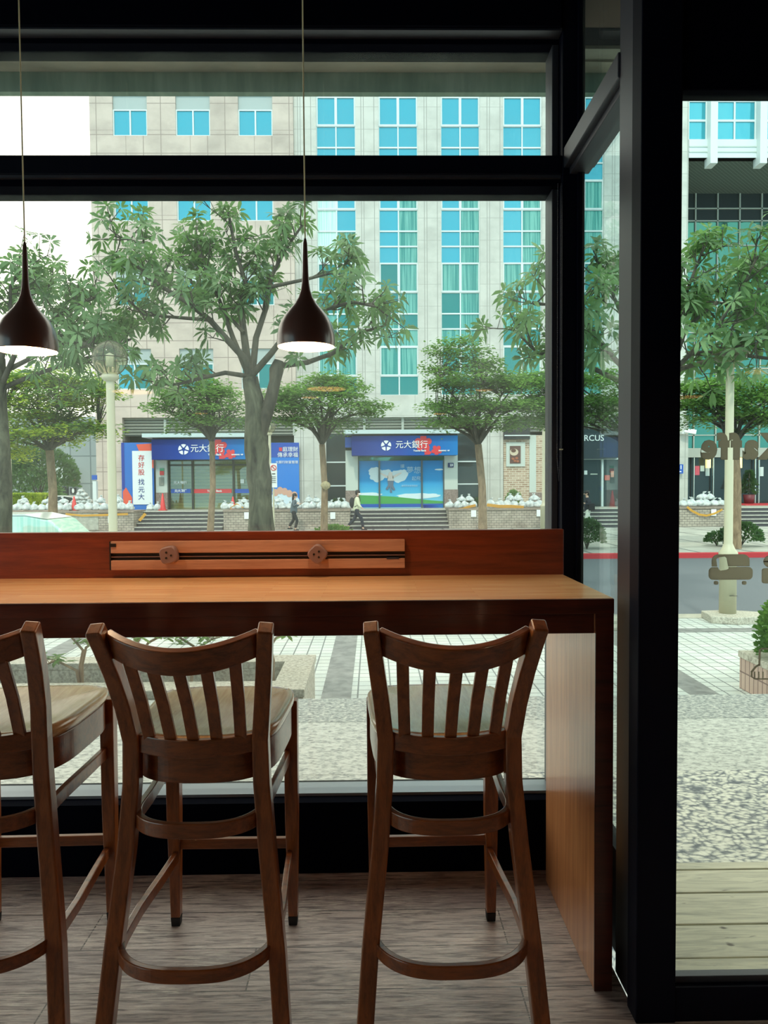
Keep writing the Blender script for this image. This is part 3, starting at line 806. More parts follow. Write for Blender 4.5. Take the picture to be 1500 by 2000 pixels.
# ---- beige wing (left)
ax0, ax1 = XA(178, 400, 35.8), XA(574, 400, 35.8)
sA = 35.8 / FPX
bA = thing('office_building', 'beige stone office wing with small paired windows, left behind the big tree', 'building', ((ax0 + ax1) / 2, 36, ZP))
cx_ = [XA(253.5, 240, 35.8), XA(376.5, 240, 35.8), XA(498.5, 240, 35.8)]
zb_ = ZA(376, 265, 35.8)
M['stoneA'] = stone('beige_stone_cladding', (206, 188, 174), 3.025, [0.0, 0.83, 1.66], 3.97, [0.0, -0.2 + 3.97, 0.0 + 2.9, 2.05, 1.25], cx_[0] - 0.83, zb_, line=(150, 134, 124))
holes = []
for k in range(-1, 4):
    for c in cx_:
        zb = zb_ - 3.97 * k
        holes.append((c - .81, c + .81, zb, zb + 1.93))
zlow = ZA(400, 815, 35.8)
b = MB(); holed(b, ax0, ax1, zlow, 21.6, 35.8, 36.15, [h for h in holes if h[3] < 21.5])
b.box(ax0, XA(240, 900, 35.8), 35.8, 36.15, ZP, zlow)
b.build('wall', M['stoneA'], bA)
MB().box(ax0, ax1, 36.16, 52, ZP + 3.6, 21.6).box(ax0, XA(240, 900, 35.8), 36.16, 52, ZP, ZP + 3.6).build('body', M['stoneA'], bA)
rnd = random.Random(4)
for h in holes:
    if h[3] > 21.5: continue
    ml = [M['pane_cyan']] if h[2] > 10 else [rnd.choice([M['pane_teal'], M['pane_cyan']]), M['pane_teal']]
    window(bA, h[0], h[1], h[2], h[2] + 1.24, 35.86, ml, dep=.1)
    sp_ = MB().box(h[0], h[1], 35.9, 35.98, h[2] + 1.24, h[3])
    o = sp_.build('spandrel_panel', M['spandrel'], bA)

# ---- grey block with tall window strips (middle)
bx0, bx1 = XA(574, 400, YA), XA(1344, 400, YA)
bB = thing('office_building', 'pale grey office block with tall teal window strips, centre', 'building', ((bx0 + bx1) / 2, 36.4, ZP))
scx = [XA(657 + 121.2 * k, 400, YA) for k in range(6)]
M['stoneB'] = stone('pale_grey_cladding', (206, 204, 194), 3.009, [0.0, 0.50, 0.62, 1.12], 1.045, [0.0], scx[0] + 0.94, ZA(700, 480, YA), line=(160, 158, 150))
def zy(y): return ZA(700, y, YA)
zt, zb = 21.6, zy(772)
b = MB(); holed(b, bx0, bx1, zy(815), zt, YA, YA + .4, [(c - .935, c + .935, zb, 21.0) for c in scx])
# ground floor piers
piers = [(575, 637), (936, 983), (1320, 1344)]
for a_, c_ in piers:
    q = fr4(a_, 815, c_, 992); b.box(q[0], q[1], YA, YA + .6, ZP, zy(815))
b.build('wall', M['stoneB'], bB)
MB().box(bx0, bx1, YA + .42, 52, ZP + 3.7, zt).build('body', M['stoneB'], bB)
rowy = []
for top in (186, 350, 512):
    for a_, c_ in ((0, 58), (58, 100), (100, 130), (130, 164)): rowy.append((top + a_, top + c_))
rowy += [(676, 734), (734, 772)]
rnd = random.Random(11)
for si, c in enumerate(scx):
    window(bB, c - .935, c + .935, zy(186), 21.0, YA + .12, [M['pane_cyan']])
    for ri, (ya, yb) in enumerate(rowy):
        heavy = (ri % 4 == 0)
        if ri < 4: ms = [M['pane_cyan']]
        elif ri < 6: ms = [M['pane_pale'] if si == 0 else rnd.choice([M['pane_cyan'], M['pane_pale']]), M['pane_curtain'] if si else M['pane_cyan']]
        elif ri < 8: ms = [M['pane_cyan'] if si > 0 else M['pane_pale'], M['pane_curtain']]
        else: ms = [rnd.choice([M['pane_teal'], M['pane_teal'], M['pane_curtain']]), rnd.choice([M['pane_curtain'], M['pane_curtain'], M['pane_teal']])]
        window(bB, c - .935, c + .935, zy(yb), zy(ya), YA + (.10 if heavy else .12), ms, fr=.075 if heavy else .035, mull=.12 if heavy else .06)

# ---- ground floor of both: louvres, glazing, granite feet
M['louvre'] = mat('louvre_metal', (176, 178, 166), 0.5, 0.2)
M['louvre_dark'] = mat('louvre_gap', (112, 112, 100), 0.8)
def louvre(parent, x0, x1, y0, y1, Y):
    q = fr4(x0, y0, x1, y1, Y)
    o = MB().box(q[0], q[1], Y + .12, Y + .2, q[2], q[3]).build('louvre_panel', M['louvre_dark'], parent)
    b = MB(); nn = max(3, int((q[3] - q[2]) / .13)); st = (q[3] - q[2]) / nn
    for k in range(nn): b.obox(((q[0] + q[1]) / 2, Y + .06, q[2] + st * (k + .5)), ((q[1] - q[0]) / 2, 0, 0), (0, .05, -.03), (0, .008, .012))
    w = q[1] - q[0]; m_ = max(1, round(w / 2.0))
    for k in range(m_ + 1): x = q[0] + w * k / m_; b.box(x - .06, x + .06, Y - .01, Y + .12, q[2], q[3])
    b.build('slats', M['louvre'], o)
louvre(bA, 240, 573, 815, 851, 36.0)
louvre(bB, 637, 936, 815, 849, 36.2)
louvre(bB, 983, 1320, 815, 838, 36.2)
MB().box(XA(240, 900, 36.5), XA(573, 900, 36.5), 36.9, 37.2, ZP, ZA(400, 815, 36)).build('inner_wall', M['louvre_dark'], bA)
MB().box(XA(637, 900, 36.5), XA(1320, 900, 36.5), 37.4, 37.6, ZP, ZA(400, 815, 36)).build('inner_wall', M['louvre_dark'], bB)
M['pier'] = mat('pale_green_grey_pier', (196, 204, 194), 0.55)
M['redgranite'] = speck('brown_granite', [(0.35, (118, 100, 92)), (0.65, (158, 140, 130))], 20, det=5)
def pier(parent, x0, x1, y0, ysplit, y1=994):
    q = fr4(x0, y0, x1, ysplit, 35.9); MB().box(q[0], q[1], 35.9, 36.5, q[2], q[3]).build('pier', M['pier'], parent)
    MB().box(q[0] - .01, q[1] + .01, 35.88, 36.5, ZP, q[2]).build('pier_foot', M['redgranite'], parent)
pier(bA, 304, 326, 890, 962)
pier(bB, 675, 699, 880, 958); pier(bB, 868, 894, 880, 956)
def shopglass(parent, x0, x1, y0, y1, rows, Y=36.25):
    q = fr4(x0, y0, x1, y1, Y); z0 = ZP + .35
    o = MB().box(q[0], q[1], Y, Y + .05, z0, q[3]).build('shop_window', M['pane_dark'], parent)
    b = MB()
    for r in rows: z = ZA(800, r, Y); b.box(q[0], q[1], Y - .06, Y, z - .03, z + .03)
    b.box(q[0], q[1], Y - .06, Y + .05, z0 - .35, z0); b.build('glazing_bar', M['white_frame'], o)
M['pane_green'] = pane_mat('green_shop_glass', (44, 96, 88), (110, 200, 180), 0.28)
shopglass(bB, 637, 675, 849, 990, (902, 948)); shopglass(bB, 894, 936, 849, 990, (902, 946))

# brick shop bay right of the last pier
M['brick'] = tiles('pale_brick', (196, 172, 148), (158, 128, 104), (214, 202, 180), 0.30, 0.105, 0.014, 'XZ', 0.5)
q = fr4(983, 858, 1037, 994, 36.1); MB().box(q[0], q[1], 36.0, 36.6, ZP, q[3]).build('brick_bay', M['brick'], bB)
q = fr4(1050, 850, 1064, 950, 36.1); MB().box(XA(1042, 900, 36.1), q[1], 36.05, 36.6, ZP, q[3]).build('brick_bay', M['brick'], bB)
q = fr4(1033, 850, 1046, 962, 36.1); MB().box(q[0], q[1], 35.98, 36.6, q[2], q[3]).build('pier', M['pier'], bB)
MB().box(q[0], XA(1060, 900, 36), 35.97, 36.6, ZP, q[2]).build('pier_foot', M['redgranite'], bB)
M['dark'] = mat('dark_recess', (30, 32, 36), 0.6)
q = fr4(984, 826, 1034, 858, 35.9); o = MB().box(q[0], q[1], 35.75, 36.2, q[2], q[3]).build('dark_box_sign', M['dark'], bB)
MB().box(q[0], q[1], 35.70, 35.75, q[2] + .15, q[2] + .2).build('rail', M['white_frame'], o)
fp = thing('framed_picture', 'framed picture of a cup, in a pale window frame on the brick bay', 'picture', P(1007, 910, 35.95))
q = fr4(989, 864, 1026, 911, 35.9); MB().box(q[0], q[1], 35.93, 36.0, q[2], q[3]).build('frame', M['pier'], fp)
q = fr4(996, 871, 1017, 905, 35.9); MB().box(q[0], q[1], 35.90, 35.93, q[2], q[3]).build('picture', mat('brown_print', (96, 64, 56), 0.6), fp)
c = P(1004, 883, 35.89); b = MB(); b.prism([(c.x + .21 * math.cos(a * .3927) , c.z + .17 * math.sin(a * .3927)) for a in range(16)], 35.89, 35.90); b.build('cup', mat('cream_print', (206, 190, 164), .6), fp)
c = P(1003, 880, 35.88); b = MB(); b.prism([(c.x + .12 * math.cos(a * .3927) , c.z + .09 * math.sin(a * .3927)) for a in range(16)], 35.88, 35.89); b.build('coffee', mat('coffee_print', (96, 64, 50), .6), fp)
c = P(1006, 896, 35.88); b = MB()
for dx, dz in ((-.1, 0), (.08, .03), (0, -.1), (.12, -.12)): b.prism([(c.x + dx + .08 * math.cos(a * .785), c.z + dz + .06 * math.sin(a * .785)) for a in range(8)], 35.88, 35.90)
b.build('biscuits', mat('biscuit_print', (160, 92, 62), .6), fp)
# dark shop front with RCUS lettering seen through the side window
q = fr4(1064, 838, 1320, 992, 36.3)
o = MB().box(q[0], q[1], 36.3, 36.5, ZP, q[3]).build('shop_front', M['pane_dark'], bB)
b = MB()
for xx in (1066, 1100, 1137, 1177, 1222, 1262, 1300): x = XA(xx, 900, 36.2); b.box(x - .05, x + .05, 36.2, 36.3, ZP, ZA(1100, 898, 36.2))
z = ZA(1100, 898, 36.2); b.box(q[0], q[1], 36.2, 36.3, z, z + .08); b.build('glazing_bar', M['white_frame'], o)
q = fr4(1110, 846, 1206, 896, 35.9)
sg = thing('shop_sign', 'dark shop sign with white serif lettering, seen through the narrow side window', 'sign', ((q[0] + q[1]) / 2, 35.95, q[2]))
MB().box(q[0], q[1], 35.95, 36.3, q[2], q[3]).build('board', mat('dark_sign_board', (38, 52, 60), 0.5), sg)
M['white_letter'] = mat('white_letter', (236, 240, 238), 0.5)
c = P(1160, 856, 35.93); text_mesh('lettering', 'RCUS', 0.40, M['white_letter'], sg, c, bold=.004)
for xx, yy_, ww, hh, cc in ((1144, 923, 6, 8, (220, 226, 222)), (1160, 926, 14, 2, (200, 204, 190)), (1186, 933, 10, 10, (196, 96, 84)), (1196, 926, 6, 12, (206, 150, 130))):
    q = fr4(xx - ww / 2, yy_ - hh / 2, xx + ww / 2, yy_ + hh / 2, 36.18)
    t = MB().box(q[0], q[1], 36.17, 36.19, q[2], q[3]).build('door_notice', mat('notice', cc, .6)); tag(t, {1144: 'pale square notice, leftmost on the dark shop door', 1160: 'thin pale door handle bar on the dark shop door', 1186: 'red sticker on the dark shop door behind the side window', 1196: 'salmon sticker right of the red one on the dark shop door'}[xx], 'notice')

# ---- right block: oversailing upper floors over a recessed glass lobby
cx0, cx1 = bx1 + .02, XA(1760, 300, YA)
bC = thing('office_building', 'white framed office block over a recessed dark glass lobby, seen through the door', 'building', ((cx0 + cx1) / 2, 38, ZP))
zs = ZA(1400, 308, YA); zu = ZA(1400, 272, YA)
MB().box(cx0, cx1, YA, YA + .4, zs, zu).build('sill_band', M['white_frame'], bC)
b = MB()
for z in (zs + .25, zs + .5): b.box(cx0, cx1, YA - .03, YA, z, z + .05)
b.build('sill_line', M['pier'], bC)
for k in range(6):
    x = XA(1388.5 + 96 * k, 280, YA)
    MB().box(x - .17, x + .17, YA - .35, YA + .3, zs - .4, 21.6).build('pilaster', M['white_frame'], bC)
    for r in range(3):
        z0_ = zu + r * 1.04 * 1.0
        xl = x - 96 * YA / FPX + .17 if k else cx0
        window(bC, xl, x - .17, zu + .93 * r, zu + .93 * (r + 1), YA + .1, [M['pane_cyan']], 2 if k else 1, .05, .08)
M['soffit'] = mat('perforated_green_soffit', (92, 104, 96), 0.7); n = NT(M['soffit']); x = n.xyz()
l = n.math('MAXIMUM', n.lines(n.math('ADD', x[0], x[1]), .22, [0.0], .04), n.lines(n.math('SUBTRACT', x[0], x[1]), .22, [0.0], .04))
n.col(n.mix(l, s2l((72, 84, 78)), s2l((112, 124, 114))))
MB().box(cx0, cx1, YA + .02, 41, zs, zs + .2).build('soffit', M['soffit'], bC)
MB().box(cx0, cx1, 41, 52, zs, 21.6).build('body', M['spandrel'], bC)
YG_ = 40.4
b = MB(); pn_ = 1.2; x = XA(1358, 400, YG_)
while x < cx1: b.box(x - .035, x + .035, YG_ - .08, YG_, ZP, zs); x += pn_
for y_ in (408, 432, 480, 530, 590, 650, 720, 790, 850): z = ZA(1400, y_, YG_); b.box(cx0, cx1, YG_ - .08, YG_, z - .03, z + .03)
gw = MB().box(cx0, cx1, YG_, YG_ + .05, ZP, ZA(1400, 432, YG_)).build('lobby_glass', M['pane_green'], bC)
MB().box(cx0, cx1, YG_, YG_ + .05, ZA(1400, 432, YG_), zs).build('upper_lobby_glass', M['pane_dark'], bC)
b.build('mullion_grid', M['louvre'], gw)
z1_, z0_ = ZA(1400, 875, 39.6), ZA(1400, 893, 39.6)
MB().box(XA(1343, 880, 39.6), cx1, 39.6, YG_ - .1, z0_, z1_).build('door_header', M['louvre'], bC)
MB().box(XA(1343, 880, 39.6), cx1, 39.9, 39.95, ZP, z0_).build('entrance_glass', M['pane_dark'], bC)
b = MB()
for xx in (1355, 1393, 1436, 1475, 1482): x = XA(xx, 930, 39.7); b.tube([(x, 39.7, ZP), (x, 39.7, z0_)], .05, 8)
b.build('door_post', mat('polished_steel', (200, 204, 196), .2, .9), bC)
rug = MB().box(XA(1441, 985, 37), XA(1640, 985, 37), 36.2, 39.5, ZP, ZP + .03).build('entrance_mat', M['red_paint']); tag(rug, 'red mat in front of the glass entrance, right of the lamp post', 'mat')
for i_, (xx, yy_, ww, hh, cc, lb) in enumerate(((1362, 919, 9, 18, (214, 92, 110), 'pink notice on the entrance glass'), (1372, 915, 8, 11, (190, 214, 210), 'pale notice right of the pink one on the entrance glass'), (1382, 920, 8, 19, (200, 222, 220), 'tall white notice on the entrance glass'), (1488, 921, 7, 18, (210, 226, 220), 'white notice on the glass right of the potted tree'))):
    q = fr4(xx - ww / 2, yy_ - hh / 2, xx + ww / 2, yy_ + hh / 2, 39.85); t = MB().box(q[0], q[1], 39.86, 39.9, q[2], q[3]).build('paper_notice', mat('paper', cc, .6)); tag(t, lb, 'notice')
for xx in (1383, 1444):
    c = P(xx, 903, 39.5); t = MB().box(c.x - .1, c.x + .1, 39.4, 39.6, c.z - .3, c.z + .25).build('wall_lantern', mat('lit_lantern', (250, 230, 160), .5, emit=(255, 225, 140), es=1.6)); tag(t, 'small lit lantern under the entrance header, %s' % ('left of the lamp post' if xx < 1400 else 'right of the lamp post'), 'lantern')
cm = thing('security_camera', 'white security camera on the pale pier left of the entrance', 'camera', P(1344, 841, 35.8))
c = P(1347, 842, 35.7); MB().obox(c, (.28, 0, -.05), (0, .1, 0), (.02, 0, .1)).build('housing', M['white_letter'], cm); MB().box(c.x - .35, c.x - .2, 35.7, 36.0, c.z - .12, c.z - .05).build('bracket', M['white_letter'], cm)
q = fr4(1317, 907, 1333, 925, 35.9); hs = thing('street_number_sign', 'blue sign reading 101 on a thin pole at the pale pier', 'sign', (q[0] + .2, 35.85, ZP))
M['sign_blue'] = mat('sign_blue', (30, 84, 176), .5)
MB().box(q[0] - .3, q[1], 35.8, 35.84, q[2], q[3]).build('plate', M['sign_blue'], hs)
text_mesh('number', '101', .26, M['white_letter'], hs, ((q[0] + q[1]) / 2 - .05, 35.79, q[3] - .15), bold=.008)
MB().box(q[0] - .1, q[1] - .1, 35.785, 35.80, q[2] + .07, q[2] + .12).build('small_line', M['white_letter'], hs)
MB().tube([(q[0] + .12, 35.86, ZP), (q[0] + .12, 35.86, q[3] + 3.5)], .03, 8).build('pole', M['louvre'], hs)

# ================================================================ BANK FRONTS
m = mat('sign_blue_print', (20, 80, 190), .65, spec=.2); n = NT(m); x = n.xyz(n.co.outputs['Generated'])
n.col(n.ramp(x[0], [(0.0, (6, 40, 120)), (0.45, (8, 66, 160)), (1.0, (10, 120, 190))])); M['bank_blue'] = m
M['bank_red'] = mat('red_flower_print', (214, 52, 60), .45)
M['awning'] = mat('pale_awning', (190, 206, 206), .4)
def blob(cx, cz, r, k=5, amp=.35, n_=40, rot=0):
    return [(cx + r * (1 - amp + amp * abs(math.cos(k * .5 * (2 * math.pi * i / n_) + rot))) * math.cos(2 * math.pi * i / n_), cz + r * (1 - amp + amp * abs(math.cos(k * .5 * (2 * math.pi * i / n_) + rot))) * math.sin(2 * math.pi * i / n_)) for i in range(n_)]
def clip(poly, x0, x1, z0, z1): return [(min(max(a, x0), x1), min(max(c, z0), z1)) for a, c in poly]
def bank_sign(x0, y0, x1, y1, label, ret):
    q = fr4(x0, y0, x1, y1, 34.9); Y = 34.9; H = q[3] - q[2]; Wd = q[1] - q[0]
    t = thing('fascia_sign', label, 'sign', ((q[0] + q[1]) / 2, Y, q[2]), 0, None)
    MB().box(q[0], q[1], Y, 35.85, q[2], q[3]).build('box', M['bank_blue'], t)
    MB().box(q[0] - .35, q[1] + .05, Y - .3, 36.0, q[3] + .08, q[3] + .26).build('canopy_slab', M['awning'], t)
    MB().box(q[0], q[1], Y + .15, 35.9, q[3], q[3] + .08).build('shadow_gap', M['dark'], t)
    if ret: 
        MB().box(q[0] - .32, q[0] - .02, Y + .5, Y + 1.0, q[2] + H * .45, q[3] - .02).build('side_box', M['sign_blue'], t)
    b = MB()
    def fx(u): return q[0] + u * Wd
    def fz(v): return q[2] + v * H
    for u, v, r, ph in ((.675, .62, .36, .3), (.80, .24, .22, .9), (.715, .12, .16, .1)):
        cx3, cz3 = fx(u), fz(v); n3 = 0
        for j in range(6):
            a3 = ph + 2 * math.pi * j / 5; rr3 = H * r * (.46 if j < 5 else .5); px3 = cx3 + (H * r * .78 * math.cos(a3) if j < 5 else 0); pz3 = cz3 + (H * r * .78 * math.sin(a3) if j < 5 else 0)
            b.prism(clip([(px3 + rr3 * math.cos(t3 * .3927), pz3 + rr3 * math.sin(t3 * .3927)) for t3 in range(16)], q[0] + .02, q[1] - .02, q[2] + .02, q[3] - .02), Y - .012 - .001 * j - .006 * u, Y)
    b.build('flower_print', M['bank_red'], t)
    lx, lz, r = fx(.325), fz(.5), H * .26
    b = MB()
    for k in range(5):
        a0 = math.radians(90 + 72 * k)
        pts = []
        for i in range(9):
            a = a0 - math.radians(29) + math.radians(58) * i / 8; pts.append((lx + r * math.cos(a), lz + r * math.sin(a)))
        pts.append((lx + r * .36 * math.cos(a0 + .25), lz + r * .36 * math.sin(a0 + .25)))
        pts.append((lx + r * .36 * math.cos(a0 - .25), lz + r * .36 * math.sin(a0 - .25)))
        b.prism(pts, Y - .03, Y)
    b.build('emblem', M['white_letter'], t)
    text_mesh('lettering', '元大銀行', H * .42, M['white_letter'], t, (fx(.565), Y - .04, fz(.52)), bold=.0, depth=.01)
    text_mesh('small_lettering', 'Yuanta Bank', H * .13, M['white_letter'], t, (fx(.64), Y - .04, fz(.23)), bold=.003, depth=.01)
    text_mesh('corner_lettering', 'BANKING  VIP', H * .09, M['white_letter'], t, (fx(.87), Y - .04, fz(.22)), bold=.003, depth=.01)
bank_sign(297, 858, 488, 897, 'wide blue bank sign over the left shuttered entrance', False)
bank_sign(687, 851, 894, 889, 'wide blue bank sign over the blue poster doors, centre', True)

# left entrance: glazed doors in front of a roller shutter
M['shutter'] = mat('olive_shutter', (120, 122, 96), .5); n = NT(M['shutter']); x = n.xyz()
n.col(n.mix(n.lines(x[2], .16, [0.0], .03), s2l((206, 200, 150)), s2l((150, 148, 108))))
q = fr4(327, 897, 532, 994, 36.1)
dr = thing('bank_entrance', 'glazed bank doors with red and blue strip in front of an olive shutter', 'door', ((q[0] + q[1]) / 2, 36.0, ZP))
MB().box(q[0], q[1], 36.6, 36.75, ZP, q[3] + .1).build('shutter', M['shutter'], dr)
MB().box(q[0], q[1], 36.2, 36.23, ZP, q[3]).build('door_glass', glass('bank_glass', (.80, .84, .72), .02, .12), dr)
b = MB()
for xx in (329, 376, 456, 492): x = XA(xx, 940, 36.1); b.box(x - .05, x + .05, 36.1, 36.2, ZP, q[3])
z = ZA(400, 908, 36.1); b.box(q[0], q[1], 36.1, 36.2, z - .04, z + .04); b.build('door_frame', mat('dark_bronze_frame', (58, 58, 52), .4, .3), dr)
for xa, xb, cc in ((334, 372, M['sign_blue']), (377, 452, M['bank_red']), (457, 490, M['sign_blue'])):
    k = fr4(xa, 955, xb, 963, 36.15); MB().box(k[0], k[1], 36.15, 36.18, k[2], k[3]).build('sticker_strip', cc, dr)
c = P(352, 943, 36.13); text_mesh('door_text', '元大銀行', .16, M['white_letter'], dr, c, bold=.004)
c = P(353, 959, 36.13); text_mesh('door_text', '元大銀行', .15, M['white_letter'], dr, c, bold=.004)
c = P(419, 959, 36.13); text_mesh('door_text', 'Yuanta Bank', .14, M['white_letter'], dr, c, bold=.004)
for xx, yy_, ww, hh, cc in ((316, 917, 8, 5, (90, 160, 120)), (316, 924, 8, 8, (216, 70, 70)), (315, 940, 9, 16, (130, 134, 124)), (473, 940, 7, 8, (220, 226, 220))):
    k = fr4(xx - ww / 2, yy_ - hh / 2, xx + ww / 2, yy_ + hh / 2, 35.85 if xx < 330 else 36.12); Yk = 35.85 if xx < 330 else 36.12
    o = MB().box(k[0], k[1], Yk, Yk + .03, k[2], k[3]).build('wall_notice', mat('notice', cc, .6)); tag(o, {917: 'green notice, topmost on the pale pier beside the left doors', 924: 'red and white notice on the pale pier beside the left doors', 940: 'grey panel on the pale pier beside the left doors' if xx < 330 else 'round white sticker on the right bank door'}[yy_], 'notice')
# vertical banner
q = fr4(238, 865, 300, 996, 35.7)
bn = thing('vertical_banner', 'tall white banner with red and blue characters on a blue orange ground', 'banner', ((q[0] + q[1]) / 2, 35.72, ZP))
MB().box(q[0], q[1], 35.70, 35.78, ZP, q[3]).build('ground', mat('banner_blue', (44, 108, 190), .5), bn)
k = fr4(238, 865, 262, 996, 35.69); b = MB(); b.box(k[0], XA(243, 900, 35.7), 35.69, 35.70, ZP + 1.0, k[3]); b.build('navy_edge', mat('banner_navy', (40, 60, 150), .5), bn)
M['orange'] = mat('banner_orange', (226, 92, 66), .5)
def quad(pts, Y, d=.01): return [( (P(x, y, Y)).x, (P(x, y, Y)).z) for x, y in pts]
b = MB(); b.prism(quad([(266, 868), (299, 866), (299, 882), (272, 882)], 35.69), 35.685, 35.70); b.prism(quad([(240, 960), (246, 952), (258, 972), (258, 993), (241, 993)], 35.69), 35.685, 35.70); b.prism(quad([(297, 900), (300, 893), (300, 915), (297, 913)], 35.69), 35.685, 35.70)
b.build('orange_corner', M['orange'], bn)
k = fr4(259, 881, 297, 985, 35.67); MB().box(k[0], k[1], 35.67, 35.69, k[2], k[3]).build('white_field', mat('banner_white', (226, 232, 232), .5), bn)
rc = mat('banner_red_text', (206, 64, 62), .5); bc = mat('banner_blue_text', (38, 60, 130), .5)
for i, ch_ in enumerate('存好股找元大'):
    yy_ = (895, 909, 923, 942, 957, 971)[i]; c = P(276, yy_, 35.66); text_mesh('character', ch_, .31, rc if i < 3 else bc, bn, c, bold=.0, depth=.006)
# family poster
q = fr4(528, 865, 584, 985, 35.75)
pf = thing('wall_poster', 'blue poster with white characters and a group of people, right of the thick tree trunk', 'poster', ((q[0] + q[1]) / 2, 35.77, ZP))
MB().box(q[0], q[1], 35.75, 35.8, ZP + .1, q[3]).build('ground', mat('poster_blue', (20, 120, 210), .5), pf)
k = fr4(528, 865, 584, 893, 35.74); MB().box(k[0], k[1], 35.74, 35.75, k[2], k[3]).build('navy_top', mat('poster_navy', (26, 74, 170), .5), pf)
for tx, xx, yy_, sz in (('庭理財', 567, 878, .25), ('傳承幸福', 562, 889, .25), ('大銀行財富管理', 560, 903, .155)):
    text_mesh('character_row', tx, sz, M['white_letter'], pf, P(xx, yy_, 35.73), depth=.006)
k = fr4(545, 874, 551, 881, 35.735); MB().box(k[0], k[1], 35.73, 35.74, k[2], k[3]).build('red_block', M['bank_red'], pf)
b = MB(); hd = MB()
for i, (xx, yy_, r) in enumerate(((538, 966, .30), (547, 962, .34), (556, 964, .32), (565, 968, .33), (575, 971, .30))):
    c = P(xx, yy_ + 12, 35.73); b.prism([(c.x + r * .9 * math.cos(a * .5236), c.z + r * 1.2 * math.sin(a * .5236)) for a in range(12)], 35.72 - .002 * i, 35.745)
    c = P(xx, yy_ - 4, 35.73); hd.prism([(c.x + .15 * math.cos(a * .5236), c.z + .18 * math.sin(a * .5236)) for a in range(12)], 35.71 - .002 * i, 35.745)
b.build('printed_clothes', mat('print_white', (206, 222, 232), .5), pf); hd.build('printed_faces', mat('print_skin', (206, 160, 140), .5), pf)
# sky poster doors
q = fr4(699, 895, 868, 995, 36.0)
pd = thing('poster_doors', 'three glass doors covered by a blue sky and green hill poster', 'door', ((q[0] + q[1]) / 2, 36.0, ZP))
m = mat('sky_print', (40, 150, 215), .65, spec=.2); n = NT(m); x = n.xyz(n.co.outputs['Generated'])
n.col(n.ramp(x[2], [(0.0, (150, 206, 226)), (0.28, (84, 184, 220)), (0.6, (30, 150, 214)), (1.0, (18, 136, 206))]))
MB().box(q[0], q[1], 36.0, 36.08, ZP, q[3] - .12).build('sky_print', m, pd)
MB().box(q[0], q[1], 36.1, 36.3, q[3] - .12, q[3] + .2).build('transom', M['pane_green'], pd)
b = MB(); pts = quad([(699, 967), (730, 968), (770, 970), (810, 974), (840, 977), (868, 979), (868, 985), (699, 985)], 36.0); b.prism(pts, 35.985, 36.0)
mm = mat('green_hill_print', (70, 160, 80), .5); b.build('hill_print', mm, pd)
k = fr4(699, 984, 868, 993, 36.0); MB().box(k[0], k[1], 35.98, 36.0, ZP + .05, k[3]).build('blue_foot', M['sign_blue'], pd)
b = MB()
for cx2, cy2, rx, rz_ in ((737, 929, .38, .3), (732, 922, .3, .24), (778, 930, .42, .3), (786, 926, .28, .22), (755, 925, .3, .2), (718, 966, .7, .1), (812, 969, .9, .14), (840, 968, .5, .1), (858, 917, .22, .04)):
    c = P(cx2, cy2, 36); b.prism([(c.x + rx * (1 + .12 * math.sin(a * 2.3)) * math.cos(a * math.pi / 10), c.z + rz_ * (1 + .12 * math.cos(a * 1.7)) * math.sin(a * math.pi / 10)) for a in range(20)], 35.99 - .0005 * rx * 10, 36.0)
b.build('cloud_print', mat('cloud_print', (214, 232, 236), .5), pd)
b = MB()
for pts in ([(741, 922), (748, 925), (758, 930), (758, 935), (748, 929), (741, 925)], [(784, 922), (776, 925), (767, 930), (767, 935), (777, 929), (784, 925)], [(757, 928), (768, 928), (769, 940), (757, 940)]):
    b.prism(quad(pts, 36.0), 35.965, 36.0)
c = P(762.5, 926, 36); b.prism([(c.x + .1 * math.cos(a * .785), c.z + .11 * math.sin(a * .785)) for a in range(8)], 35.96, 36.0)
b.build('printed_jumper', mat('print_pale_skin', (226, 214, 204), .5), pd)
b = MB()
for pts in ([(757, 939), (769, 939), (768, 948), (772, 956), (768, 958), (764, 951), (766, 962), (762, 962), (761, 950), (757, 957), (753, 955), (758, 947)],): b.prism(quad(pts, 36.0), 35.96, 36.0)
b.build('printed_trousers', mat('print_grey_blue', (92, 110, 130), .5), pd)
for tx, xx, yy_, sz in (('讓', 786, 911, .2), ('夢想', 808, 919, .36), ('起飛', 813, 935, .22), ('讓您的未來更精彩', 800, 949, .10)):
    text_mesh('printed_characters', tx, sz, mat('pale_blue_letter', (170, 214, 232), .5), pd, P(xx, yy_, 35.97), depth=.004)
b = MB()
for xx in (700, 741, 824, 867): x = XA(xx, 940, 35.95); b.box(x - .04, x + .04, 35.93, 36.0, ZP, q[3] - .1)
b.build('door_edge', mat('steel_edge', (90, 100, 104), .35, .5), pd)
k = fr4(827, 986, 866, 993, 35.95); MB().box(k[0], k[1], 35.955, 35.98, k[2], k[3]).build('printed_footer', M['bank_blue'], pd)
q = fr4(875, 904, 886, 913, 35.85); hp = thing('house_number_plate', 'small navy house number plate on the pale pier right of the poster doors', 'sign', ((q[0] + q[1]) / 2, 35.85, q[2]))
MB().box(q[0], q[1], 35.84, 35.9, q[2], q[3]).build('plate', mat('navy_plate', (30, 48, 100), .5), hp); text_mesh('number', '23', .15, M['white_letter'], hp, ((q[0] + q[1]) / 2 + .03, 35.83, (q[2] + q[3]) / 2), bold=.006)

